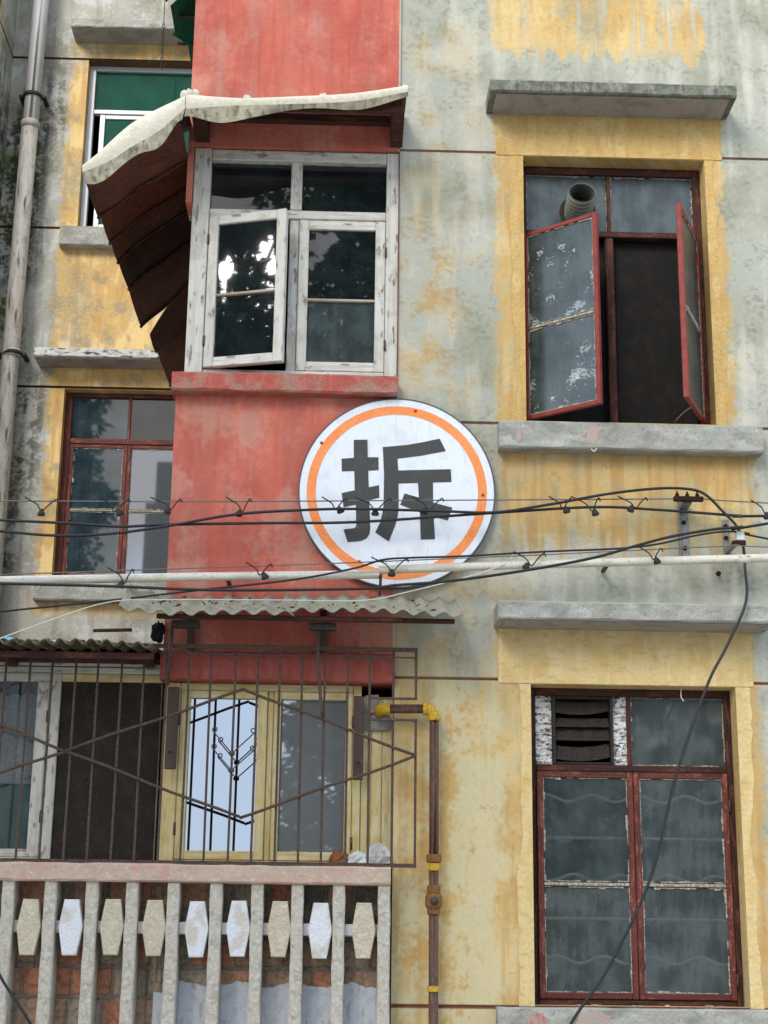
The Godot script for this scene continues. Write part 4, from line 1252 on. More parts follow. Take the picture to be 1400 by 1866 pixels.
# ---------------------------------------------------------------- awnings
func build_awning() -> void:
	var t := thing("tarpaulin_awning", "dirty white tarpaulin awning wrapping the corner above the white window, brown underneath", "awning", Vector3(-0.6, 6.2, 0.0))
	var lt := curve(pts2([-0.905, 6.195, -1.049, 6.115, -1.192, 6.020, -1.331, 5.872, -1.430, 5.745], 0.34), 6)
	var lf := curve(pts2([-0.898, 6.075, -1.032, 5.935, -1.173, 5.835, -1.284, 5.750, -1.424, 5.678], 0.42), 6)
	var lb := curve(pts2([-0.915, 6.010, -1.010, 5.875, -1.130, 5.800, -1.260, 5.690, -1.400, 5.610], 0.405), 6)
	for i in lb.size():
		lb[i].y += 0.016 * sin(i * 0.55)
	var ft := curve(pts2([-0.902, 6.205, -0.591, 6.170, -0.323, 6.188, -0.009, 6.217, 0.296, 6.268], 0.34), 7)
	var ff := curve(pts2([-0.895, 6.070, -0.634, 6.096, -0.319, 6.115, 0.001, 6.141, 0.300, 6.207], 0.42), 7)
	var fb := curve(pts2([-0.905, 6.028, -0.694, 6.010, -0.380, 6.078, 0.001, 6.108, 0.300, 6.186], 0.40), 7)
	for i in fb.size():
		fb[i].y += 0.010 * sin(i * 0.45 + 0.5)
	for s in [[lt, lf, lb, "side"], [ft, ff, fb, "front"]]:
		var n: int = s[0].size()
		var rows := []
		for k in 7:
			var row := []
			for i in n:
				var u := k / 6.0
				var p: Vector3 = s[0][i].lerp(s[1][i], u)
				p.z += 0.035 * sin(PI * u)
				p.y += 0.012 * sin(PI * u)
				row.append(p)
			rows.append(row)
		var b := MB.new(true)
		b.grid(rows, Vector3(0, 0.3, 1), 0.0)
		part("tarpaulin_hem", b, mats.tarp, t)
		var rows2 := []
		for k in 4:
			var row := []
			for i in n:
				var u := k / 3.0
				var p: Vector3 = s[1][i].lerp(s[2][i], u)
				p.z += 0.008 * sin(i * 0.8) * u
				row.append(p)
			rows2.append(row)
		var b2 := MB.new(true)
		b2.grid(rows2, Vector3(0, 0, 1), 0.0)
		part("valance", b2, mats.tarp_stained, t, "stained scalloped valance")
		# sheet from the hem up to the wall
		var rows3 := []
		for k in 6:
			var row := []
			for i in n:
				var u := k / 5.0
				var f: Vector3 = s[0][i]
				var w := Vector3(f.x, 6.30, 0.02) if s[3] == "front" else Vector3(f.x, f.y + 0.02, -0.05)
				var p := f.lerp(w, u)
				p.y -= 0.02 * sin(PI * u)
				row.append(p)
			rows3.append(row)
		var b3 := MB.new(true)
		b3.grid(rows3, Vector3(0, 1, 0.3), 0.004)
		part("roof_sheet", b3, mats.brown_sheet, t)
	# brown sheets along the gable side, each sagging between its ribs
	var near := Vector3(-1.42, 5.67, 0.37)
	var far := Vector3(-1.27, 5.64, -2.63)
	var cuts := [[0.0, 0.12], [0.105, 0.225], [0.20, 0.31], [0.285, 0.44], [0.415, 0.60], [0.715, 0.80], [0.775, 1.0]]
	for k in cuts.size():
		var rows := []
		for i in 9:
			var u := i / 8.0
			var tt := lerpf(cuts[k][0], cuts[k][1], u)
			var outer := near.lerp(far, tt)
			var inner := Vector3(-0.925, 6.02 - 0.04 * tt, lerpf(0.36, -2.6, tt if k != 5 else lerpf(0.64, 0.80, u)))
			var row := []
			for j in 13:
				var v := j / 12.0
				var p := outer.lerp(inner, v)
				p.y += 0.10 * sin(PI * v)
				p.y -= 0.055 * sin(PI * u) * (0.15 + 0.85 * sin(PI * minf(v * 0.9 + 0.1, 1.0)))
				p.y -= 0.12 * u * u * (0.08 + 0.92 * sin(PI * clampf(v * 0.85 + 0.1, 0.0, 1.0)))
				if k == 4:
					p.y -= 0.05 * u * (1.0 - v)
				p.y += 0.010 * sin(u * TAU * 2.0 + k) * sin(PI * v)
				p += Vector3(0.006 * sin(7.0 * v + k), 0.006 * sin(11.0 * v + 3.0 * u + k), 0)
				row.append(p)
			rows.append(row)
		var b := MB.new(true)
		b.grid(rows, Vector3(-0.6, 0.8, 0), 0.004)
		if k != 5:
			var arc := []
			for p in rows[8]:
				arc.append(p + Vector3(0, -0.012, 0))
			var rb := MB.new(true)
			rb.tube(arc, 0.009, 6)
			part("rib", rb, mats.bare_wood_dark, t)
		part("side_sheet", b, mats[["brown_sheet", "brown_sheet_dark", "brown_sheet_orange"][[0, 2, 0, 1, 0, 1, 2][k]]], t)
	var rail := MB.new(true)
	rail.tube([near + Vector3(0.01, 0.012, 0.0), near.lerp(far, 0.62) + Vector3(0.01, 0.012, 0)], 0.010, 6)
	part("edge_rod", rail, mats.rust, t)
	for x in [[-0.88, -0.80], [0.215, 0.285]]:
		var br := MB.new(false)
		br.xf = Transform3D(Basis(Vector3.UP, -PI / 2.0), Vector3(x[1], 0, 0))
		br.prism(PackedVector2Array([Vector2(0.017, 6.09), Vector2(0.017, 6.26), Vector2(0.33, 6.18), Vector2(0.33, 6.13)]), 0.0, x[1] - x[0])
		part("timber_bracket", br, mats.yellow_brown, t)
	part("batten", cbox(Vector3(-0.79, 6.215, 0.018), Vector3(0.21, 6.265, 0.06), 0.004), mats.dark_wood_h, t)
	var batten2 := cbox(Vector3(-0.88, 6.125, 0.31), Vector3(0.285, 6.155, 0.345), 0.004)
	part("batten", batten2, mats.dark_wood_h, t)
	# rope knots on the hem
	for k in [Vector3(-0.895, 6.18, 0.37), Vector3(-0.865, 6.19, 0.35), Vector3(-0.575, 6.175, 0.36), Vector3(-0.16, 6.205, 0.35), Vector3(0.285, 6.262, 0.36)]:
		var b := MB.new(true)
		var s := 0.032 if k.x < -0.8 else 0.018
		var rings := []
		for i in 7:
			var ring := []
			for j in 10:
				var a := PI * i / 6.0
				var w := TAU * j / 9.0
				var rr: float = s * (1.0 + 0.25 * sin(3.0 * w + k.x * 9.0))
				ring.append(k + Vector3(sin(a) * cos(w) * rr * 1.2, cos(a) * rr, sin(a) * sin(w) * rr))
			rings.append(ring)
		for i in 6:
			for j in 9:
				b.face([rings[i][j], rings[i][j + 1], rings[i + 1][j + 1], rings[i + 1][j]] if i > 0 else [rings[1][j], rings[1][j + 1], rings[0][0]], rings[i][j] + rings[i + 1][j + 1] - 2.0 * k)
		part("rope_knot", b, mats.tarp, t)
	# the green sheet left of an awning one floor higher
	var g := thing("green_awning", "torn dark green plastic awning at the top of the red gable side", "awning", Vector3(-1.05, 7.55, -1.2))
	for k in 5:
		var rows := []
		for i in 4:
			var z := 0.1 - 0.36 * (k + i / 3.0 * 0.97)
			var row := []
			for j in 9:
				var v := j / 8.0
				var x := lerpf(-1.225 + 0.03 * (k % 2) + (0.10 if k == 4 and i > 0 else 0.0), -0.93, v)
				row.append(Vector3(x, 7.62 + 0.30 * v + 0.012 * sin(z * 50.0) - 0.02 * (k % 2), z))
			rows.append(row)
		var b := MB.new(false)
		b.grid(rows, Vector3(-0.5, 1, 0), 0.004)
		part("plastic_sheet", b, mats.green_sheet, g)
	var rod := MB.new(false)
	rod.tube([Vector3(-1.08, 7.70, 0.15), Vector3(-1.02, 7.72, -1.6)], 0.018, 4)
	part("batten", rod, mats.rust, g)
	for k in 6:
		part("rib", bars([[-1.2, -0.94, 7.645, 7.665]], 0.1 - 0.32 * k, 0.13 - 0.32 * k, 0.002), mats.grease, g)


func corrugated(x0: float, x1: float, z0: float, y0: float, z1: float, y1: float, lam: float, amp: float, sd: int, droop := 0.0) -> MB:
	var n := int((x1 - x0) / lam * 12.0)
	var r := RandomNumberGenerator.new()
	r.seed = sd
	var rows := []
	var jag := []
	for j in n + 1:
		jag.append((r.randf() - 0.5) * 0.012 - (0.02 * r.randf() if r.randf() < 0.08 else 0.0))
	for i in 9:
		var u := i / 8.0
		var row := []
		for j in n + 1:
			var x := lerpf(x0, x1, float(j) / n)
			var p := Vector3(x, lerpf(y1, y0, u) + amp * cos(TAU * (x - x0) / lam), lerpf(z1, z0, u))
			p.y += 0.008 * sin(x * 3.1 + sd) + 0.004 * sin(x * 9.0)
			if i == 8:
				p.z += jag[j]
			if droop != 0.0:
				var e := maxf(0.0, (x0 + 0.35 - x) / 0.35)
				p.y += droop * e * e * (1.4 - u)
			row.append(p)
		rows.append(row)
	var b := MB.new(true)
	b.grid(rows, Vector3(0, 1, 0.4), 0.006)
	return b


func build_roofs() -> void:
	var t := thing("corrugated_roof", "small grey corrugated sheet roof below the sign", "roof", Vector3(-0.25, 3.3, 0.2))
	part("corrugated_sheet", corrugated(-1.10, -0.24, 0.42, 3.322, 0.03, 3.482, 0.102, 0.012, 1, 0.035), mats.fibre_cement, t)
	part("corrugated_sheet", corrugated(-0.30, 0.585, 0.41, 3.336, 0.03, 3.490, 0.100, 0.012, 2), mats.fibre_cement, t)
	part("purlin", cbox(Vector3(-0.92, 3.295, 0.33), Vector3(0.30, 3.318, 0.36), 0.003), mats.dark_wood_h, t)
	part("purlin", cbox(Vector3(0.22, 3.300, 0.30), Vector3(0.56, 3.322, 0.33), 0.003), mats.dark_wood_h, t)
	var lit := MB.new(false)
	for k in 70:
		var x := lerpf(-0.95, 0.45, rng.randf())
		var u := rng.randf()
		var y := lerpf(3.335, 3.465, u) + 0.012
		var z := lerpf(0.40, 0.06, u)
		var a := rng.randf() * TAU
		var l := 0.008 + 0.016 * rng.randf()
		var d := Vector3(cos(a) * l, 0.006 * rng.randf(), sin(a) * l)
		var e := Vector3(-sin(a) * l * 0.4, 0.004, cos(a) * l * 0.4)
		var p := Vector3(x, y, z)
		lit.face([p - d, p + e, p + d, p - e], Vector3.UP)
	part("leaf_litter", lit, mats.dead_leaf, t).set_meta("kind", "stuff")
	for x in [-0.80, -0.12]:
		var b := MB.new(false)
		b.xf = Transform3D(Basis(Vector3.UP, -PI / 2.0), Vector3(x + 0.04, 0, 0))
		b.prism(PackedVector2Array([Vector2(0.016, 3.20), Vector2(0.016, 3.42), Vector2(0.34, 3.296), Vector2(0.30, 3.288), Vector2(0.05, 3.36), Vector2(0.05, 3.20)]), 0.0, 0.035)
		part("bracket", b, mats.rust, t)
		part("bracket_plate", cbox(Vector3(x - 0.05, 3.255, 0.29), Vector3(x + 0.09, 3.292, 0.325), 0.003), mats.grease, t)
	var r1 := MB.new(true)
	r1.tube([Vector3(-0.858, 3.30, 0.20), Vector3(-0.872, 2.99, 0.165)], 0.010, 8)
	part("hanging_rod", r1, mats.rust, t)
	var r2 := MB.new(true)
	r2.tube(curve([Vector3(-0.124, 3.30, 0.22), Vector3(-0.118, 3.10, 0.175), Vector3(-0.092, 2.84, 0.16)], 5), 0.009, 8)
	part("hanging_rod", r2, mats.rust, t)
	# mossy roof of the extension
	var m := thing("corrugated_roof", "mossy corrugated roof edge at the left above the barred window", "roof", Vector3(-1.8, 3.16, -0.5))
	part("corrugated_sheet", corrugated(-2.9, -1.72, 0.41, 3.150, -1.3, 3.33, 0.076, 0.013, 5), mats.mossy_cement, m)
	part("corrugated_sheet", corrugated(-1.76, -0.935, 0.40, 3.156, -1.3, 3.335, 0.076, 0.013, 6), mats.mossy_cement, m)
	part("fascia", cbox(Vector3(-2.9, 3.095, 0.28), Vector3(-0.93, 3.128, 0.31), 0.003), mats.dark_wood_h, m)
	for x in [-2.4, -1.7, -1.0]:
		part("rafter", cbox(Vector3(x, 3.10, -0.02), Vector3(x + 0.04, 3.13, 0.279), 0.003), mats.dark_wood_h, m)
	# moss tufts and litter on it
	var moss := MB.new(false)
	for k in 260:
		var x := lerpf(-1.78, -1.05, pow(rng.randf(), 1.6))
		var z := 0.38 - 0.5 * rng.randf()
		var y := 3.158 + (0.4 - z) * 0.105 + 0.013 * cos(TAU * (x + 1.76) / 0.076) + 0.001
		var s := 0.006 + 0.010 * rng.randf()
		moss.box(Vector3(x - s, y - 0.004, z - s), Vector3(x + s, y + s * 0.8, z + s), s * 0.4)
	var mo := part("moss", moss, mats.moss, m)
	mo.set_meta("kind", "stuff")
	for k in [[-1.475, 3.215, 0.0, "crumpled_bag", "pale blue and black plastic scrap on the mossy roof, left of two", "box_white"], [-1.24, 3.215, 0.02, "crumpled_bag", "dark plastic scrap on the mossy roof, right of two", "black_soot"], [-1.72, 3.225, 0.02, "plastic_sheet_scrap", "light blue plastic sheet corner at the left end of the mossy roof", "blue_plastic"]]:
		var b := crumple(Vector3(k[0], k[1], k[2]), Vector3(0.075, 0.022, 0.05), int(k[0] * -100))
		single(k[3], b, mats[k[5]], k[4], "litter")
	var rag := crumple(Vector3(-0.945, 3.27, 0.05), Vector3(0.035, 0.06, 0.05), 77)
	single("black_rag", rag, mats.black_soot, "black rag stuffed between the mossy roof and the red wall", "rag")
	var stick := MB.new(false)
	stick.tube([Vector3(-1.33, 3.352, -0.3), Vector3(-1.12, 3.350, -0.25)], 0.010, 5)
	single("wood_lath", stick, mats.dark_wood_h, "splintered lath lying left of the grey corrugated roof", "lath")


func crumple(c: Vector3, r: Vector3, sd: int) -> MB:
	var b := MB.new(false)
	var g := RandomNumberGenerator.new()
	g.seed = sd
	var rings := []
	for i in 8:
		var ring := []
		for j in 12:
			var a := PI * (i + 0.2) / 7.4
			var w := TAU * j / 12.0
			var q := 0.7 + 0.55 * g.randf()
			ring.append(c + Vector3(sin(a) * cos(w) * r.x * q, maxf(cos(a), -0.55) * r.y * q, sin(a) * sin(w) * r.z * q))
		rings.append(ring)
	for i in 7:
		for j in 12:
			var q := [rings[i][j], rings[i][(j + 1) % 12], rings[i + 1][(j + 1) % 12], rings[i + 1][j]]
			face_both(b, q, (q[0] + q[2]) / 2.0 - c)
	b.face(rings[0], Vector3.UP)
	b.face(rings[7], Vector3.DOWN)
	return b


# ---------------------------------------------------------------- grille, balustrade, bricks
func build_grille() -> void:
	var t := thing("security_grille", "rusty iron security grille with diamond bars in front of the ground floor windows", "grille", Vector3(-0.7, 2.118, 0.14))
	var z := 0.14
	var full := MB.new(false)
	full.tube([Vector3(0, 0, 0), Vector3(0, 0.35, 0), Vector3(0, 0.7, 0), Vector3(0, 1.058, 0)], 0.0068, 6)
	var fm := full.done()
	var low := MB.new(false)
	low.tube([Vector3(0, 0, 0), Vector3(0, 0.716, 0)], 0.0068, 6)
	var lm := low.done()
	var high := MB.new(false)
	high.tube([Vector3(0, 0, 0), Vector3(0, 0.243, 0)], 0.0068, 6)
	var hm := high.done()
	for i in 23:
		var x := 0.377 - 0.1145 * i
		var jx := (rng.randf() - 0.5) * 0.006
		if i < 2:
			part("bar", lm, mats.rust, t, "", Vector3(x, 2.122, z))
			part("bar", hm, mats.rust, t, "", Vector3(x, 2.945, z))
		else:
			part("bar", fm, mats.rust, t, "", Vector3(x + jx, 2.122, z), Basis(Vector3.BACK, (rng.randf() - 0.5) * 0.008))
	part("bottom_rail", cbox(Vector3(-2.16, 2.1175, 0.112), Vector3(0.385, 2.136, 0.13), 0.002), mats.rust, t)
	part("bottom_rail", cbox(Vector3(-2.16, 2.1175, 0.150), Vector3(0.385, 2.124, 0.166), 0.002), mats.rust, t)
	part("top_rail", cbox(Vector3(-2.16, 3.182, 0.147), Vector3(0.385, 3.204, 0.158), 0.002), mats.rust, t)
	part("top_rail", cbox(Vector3(-0.92, 3.150, 0.149), Vector3(0.371, 3.158, 0.156), 0.002), mats.rust, t)
	for y in [2.838, 2.945]:
		part("cross_rail", cbox(Vector3(0.148, y - 0.006, 0.147), Vector3(0.384, y + 0.006, 0.157), 0.002), mats.rust, t)
	part("cross_rail", cbox(Vector3(-2.16, 3.075, 0.147), Vector3(-0.92, 3.082, 0.154), 0.002), mats.rust, t)
	var dz := 0.155
	for d in [[-1.360, 2.657, -0.485, 2.978], [-0.485, 2.978, 0.380, 2.660], [-1.360, 2.657, -0.487, 2.345], [-0.487, 2.345, 0.380, 2.660], [-2.16, 2.365, -1.360, 2.657], [-2.16, 2.95, -1.360, 2.657]]:
		var b := MB.new(true)
		var p := []
		for k in 9:
			var u := k / 8.0
			p.append(Vector3(lerpf(d[0], d[2], u), lerpf(d[1], d[3], u) + 0.004 * sin(u * 9.0 + d[0] * 5.0), dz))
		b.tube(p, 0.0075, 6)
		part("diagonal_bar", b, mats.rust_pale, t)
	# scrolled ornament: two chevrons with curled ends
	for v in [[-0.635, 2.768, -0.537, 2.658, -0.426, 2.764], [-0.635, 2.684, -0.537, 2.575, -0.427, 2.677]]:
		for s in [[v[0], v[1]], [v[4], v[5]]]:
			var b := MB.new(true)
			var e := Vector3(s[0], s[1], 0.148)
			var c := Vector3(v[2], v[3], 0.148)
			var dir := (e - c).normalized()
			var side := Vector3(0, 0, 1).cross(dir) * (1.0 if s[0] < v[2] else -1.0)
			var p := []
			for k in 9:
				var w := TAU * k / 8.0
				p.append(c - dir * 0.012 + (-dir * (1.0 - cos(w)) * 0.5 + side * sin(w)) * 0.012 * -1.0)
			p.append(c)
			p.append(e)
			for k in range(1, 9):
				var w := TAU * k / 8.0
				p.append(e + (dir * sin(w) * 0.9 - side * (1.0 - cos(w))) * 0.012)
			b.tube(p, 0.0035, 6)
			part("scroll", b, mats.rust, t)
		var boss := MB.new(true)
		boss.lathe([Vector2(0.0, -0.008), Vector2(0.011, -0.006), Vector2(0.013, 0.0), Vector2(0.009, 0.007), Vector2(0.0, 0.009)], Transform3D(Basis(Vector3.RIGHT, PI / 2.0), Vector3(v[2], v[3], 0.150)), 10)
		part("boss", boss, mats.rust, t)
	# flat brown posts that hold the grille to the window
	for q in [[-0.880, -0.822, 2.588, 3.002], [0.066, 0.118, 2.548, 2.972]]:
		part("mounting_plate", cbox(Vector3(q[0], q[2], 0.02), Vector3(q[1], q[3], 0.045), 0.004), mats.brown_paint, t)
		part("mounting_arm", cbox(Vector3(q[0] + 0.02, q[2] + 0.08, 0.045), Vector3(q[0] + 0.03, q[2] + 0.09, 0.135), 0.001), mats.rust, t)
		part("mounting_arm", cbox(Vector3(q[0] + 0.02, q[2] + 0.09, -0.035), Vector3(q[0] + 0.03, q[2] + 0.10, 0.02), 0.001), mats.rust, t)


func build_balustrade() -> void:
	var t := thing("balustrade", "concrete balustrade with pink worn coping and hexagonal blocks between balusters", "balustrade", Vector3(-0.7, 0.0, 0.08))
	part("coping", slab(Vector3(-2.4, 2.030, -0.03), Vector3(0.259, 2.117, 0.175), 31, 0.005), mats.pink_coping, t, "grey coping with patches of pink paint")
	var xs := [-2.20, -2.0, -1.795, -1.59, -1.386, -1.187, -0.993, -0.793, -0.587, -0.387, -0.192, 0.009, 0.229]
	# balusters with slightly wandering edges, three shapes shared between them
	var kinds := []
	for k in 3:
		var b := MB.new(false)
		var n := 22
		var sec := []
		for i in n + 1:
			var y := lerpf(0.30, 2.029, float(i) / n)
			var j := func(): return (rng.randf() - 0.5) * 0.004
			var c := 0.005 + 0.003 * rng.randf()
			var hw := 0.0295
			sec.append([Vector3(-hw + j.call(), y, -0.0), Vector3(-hw + j.call(), y, 0.155 - c), Vector3(-hw + c, y, 0.155 + j.call() * 0.5), Vector3(hw - c, y, 0.155 + j.call() * 0.5), Vector3(hw + j.call(), y, 0.155 - c), Vector3(hw + j.call(), y, -0.0)])
		for i in n:
			for q in 5:
				var f := [sec[i][q], sec[i][q + 1], sec[i + 1][q + 1], sec[i + 1][q]]
				var o: Vector3 = (f[0] + f[1]) / 2.0 - Vector3(0, f[0].y, 0.07)
				o.y = 0
				face_both(b, f, o)
		kinds.append(b.done())
	for i in xs.size():
		part("baluster", kinds[i % 3], mats.baluster, t, "", Vector3(xs[i], 0, 0.0))
	var hx := [-2.10, -1.89, -1.69, -1.482, -1.281, -1.083, -0.880, -0.675, -0.475, -0.277, -0.079, 0.131]
	var white := [0, 1, 0, 0, 1, 0, 0, 1, 1, 0, 1, 0]
	var hex := PackedVector2Array([Vector2(-0.036, 0.131), Vector2(0.036, 0.131), Vector2(0.058, 0.0), Vector2(0.034, -0.131), Vector2(-0.034, -0.131), Vector2(-0.058, 0.0)])
	var hb := MB.new(false)
	var inner := PackedVector2Array()
	for p in hex:
		inner.append(p * Vector2(0.93, 0.965))
	hb.prism(hex, -0.04, 0.031)
	for i in 6:
		var i2 := (i + 1) % 6
		hb.face([Vector3(hex[i].x, hex[i].y, 0.031), Vector3(hex[i2].x, hex[i2].y, 0.031), Vector3(inner[i2].x, inner[i2].y, 0.036), Vector3(inner[i].x, inner[i].y, 0.036)], Vector3(hex[i].x + hex[i2].x, hex[i].y + hex[i2].y, 0.1))
	var cap := []
	for p in inner:
		cap.append(Vector3(p.x, p.y, 0.036))
	hb.face(cap, Vector3(0, 0, 1))
	var hm := hb.done()
	for i in hx.size():
		part("hexagonal_block", hm, mats.hex_white if white[i] else mats.hex_beige, t, "", Vector3(hx[i], 1.815 + (rng.randf() - 0.5) * 0.006, 0.112), Basis(Vector3.BACK, (rng.randf() - 0.5) * 0.03))
	for i in xs.size() - 1:
		var a: float = xs[i] + 0.026
		var b: float = xs[i + 1] - 0.026
		part("cross_bar", cbox(Vector3(a, 1.788, 0.062), Vector3(b, 1.846, 0.112), 0.006), mats.hex_white, t)


func build_parapet() -> void:
	var t := thing("brick_parapet", "bare brick wall with whitewash patches behind the balustrade", "wall", Vector3(-0.9, 0.0, -0.1))
	part("mortar_bed", cbox(Vector3(-2.79, 0.0, -0.20), Vector3(0.268, 2.08, -0.022), 0.0), mats.mortar, t)
	# bricks on edge: courses 0.14 m; three lengths with worn corners
	var shapes := []
	for k in 5:
		var b := MB.new(false)
		var L: float = [0.225, 0.225, 0.105, 0.16, 0.06][k]
		var r := RandomNumberGenerator.new()
		r.seed = 500 + k
		# worn outline as an uneven prism
		var poly := PackedVector2Array()
		for e in [[-1, -1], [0, -1], [1, -1], [1, 0], [1, 1], [0.2, 1], [-1, 1], [-1, 0.1]]:
			poly.append(Vector2(e[0] * L / 2.0 + (r.randf() - 0.5) * 0.014, 0.063 + e[1] * 0.062 + (r.randf() - 0.5) * 0.010))
		b.prism(poly, -0.03, 0.0)
		var inn := PackedVector2Array()
		var c := Vector2(0, 0.063)
		for p in poly:
			inn.append(c + (p - c) * 0.94)
		for i in poly.size():
			var i2 := (i + 1) % poly.size()
			b.face([Vector3(poly[i].x, poly[i].y, 0.0), Vector3(poly[i2].x, poly[i2].y, 0.0), Vector3(inn[i2].x, inn[i2].y, 0.006), Vector3(inn[i].x, inn[i].y, 0.006)], Vector3(poly[i].x + poly[i2].x, poly[i].y + poly[i2].y - 0.126, 0.05))
		var tri := Geometry2D.triangulate_polygon(inn)
		for i in range(0, tri.size(), 3):
			b.face([Vector3(inn[tri[i]].x, inn[tri[i]].y, 0.006), Vector3(inn[tri[i + 1]].x, inn[tri[i + 1]].y, 0.006), Vector3(inn[tri[i + 2]].x, inn[tri[i + 2]].y, 0.006)], Vector3(0, 0, 1))
		shapes.append([b.done(), L])
	var y := 1.925
	var row := 0
	while y > 0.5:
		var x := -2.75 + 0.11 * (row % 2)
		while x < 0.26:
			var k := rng.randi_range(0, 3)
			if rng.randf() < 0.1:
				k = 4
			if x + shapes[k][1] > 0.262:
				k = 4
				if x + shapes[k][1] > 0.262:
					break
			var mid: float = x + shapes[k][1] / 2.0
			var tone := rng.randi_range(0, 3) if rng.randf() > 0.06 else 4
			if not (mid > -0.88 and y < 1.42) and y < 1.94:
				part("brick", shapes[k][0], mats["brick%d" % tone], t, "", Vector3(mid, y, -0.022 + (rng.randf() - 0.7) * 0.008), Basis(Vector3.BACK, (rng.randf() - 0.5) * 0.03))
			x += shapes[k][1] + 0.012 + 0.012 * rng.randf()
		y -= 0.142
		row += 1
	# broken mortar lumps under the coping and along joints
	var lumps := MB.new(false)
	for k in 220:
		var xx := lerpf(-1.8, 0.25, rng.randf())
		var yy: float = [2.045, 1.918, 1.776, 1.634, 1.492][rng.randi_range(0, 4)] + (rng.randf() - 0.5) * 0.016
		if yy < 1.6 and xx > -0.9:
			continue
		var s := 0.006 + 0.016 * rng.randf()
		lumps.box(Vector3(xx - s * 1.6, yy - s * 0.6, -0.03), Vector3(xx + s * 1.6, yy + s * 0.6, -0.020 + 0.008 * rng.randf()), s * 0.3)
	var lo := part("mortar_lumps", lumps, mats.mortar, t)
	lo.set_meta("kind", "stuff")
	# two upright slivers of brick where the bond is broken
	for q in [[-0.905, 1.56, 0.030, 0.14], [-0.935, 1.66, 0.022, 0.12], [-0.90, 1.88, 0.035, 0.14]]:
		part("brick_sliver", cbox(Vector3(q[0], q[1], -0.03), Vector3(q[0] + q[2], q[1] + q[3], -0.008), 0.004), mats.brick2, t)
	# whitewashed plaster with a broken upper edge
	var poly := PackedVector2Array([Vector2(-0.885, 0.4)])
	var n := 60
	for i in n + 1:
		var xx := lerpf(-0.885, 0.266, float(i) / n)
		poly.append(Vector2(xx, 1.556 + 0.012 * sin(xx * 23.0) + (rng.randf() - 0.5) * 0.016 - (0.03 if xx < -0.80 else 0.0)))
	poly.append(Vector2(0.266, 0.4))
	var pl := MB.new(false)
	pl.prism(poly, -0.03, -0.006)
	part("whitewash_patch", pl, mats.limewash, t, "bluish white plaster with a broken top edge")


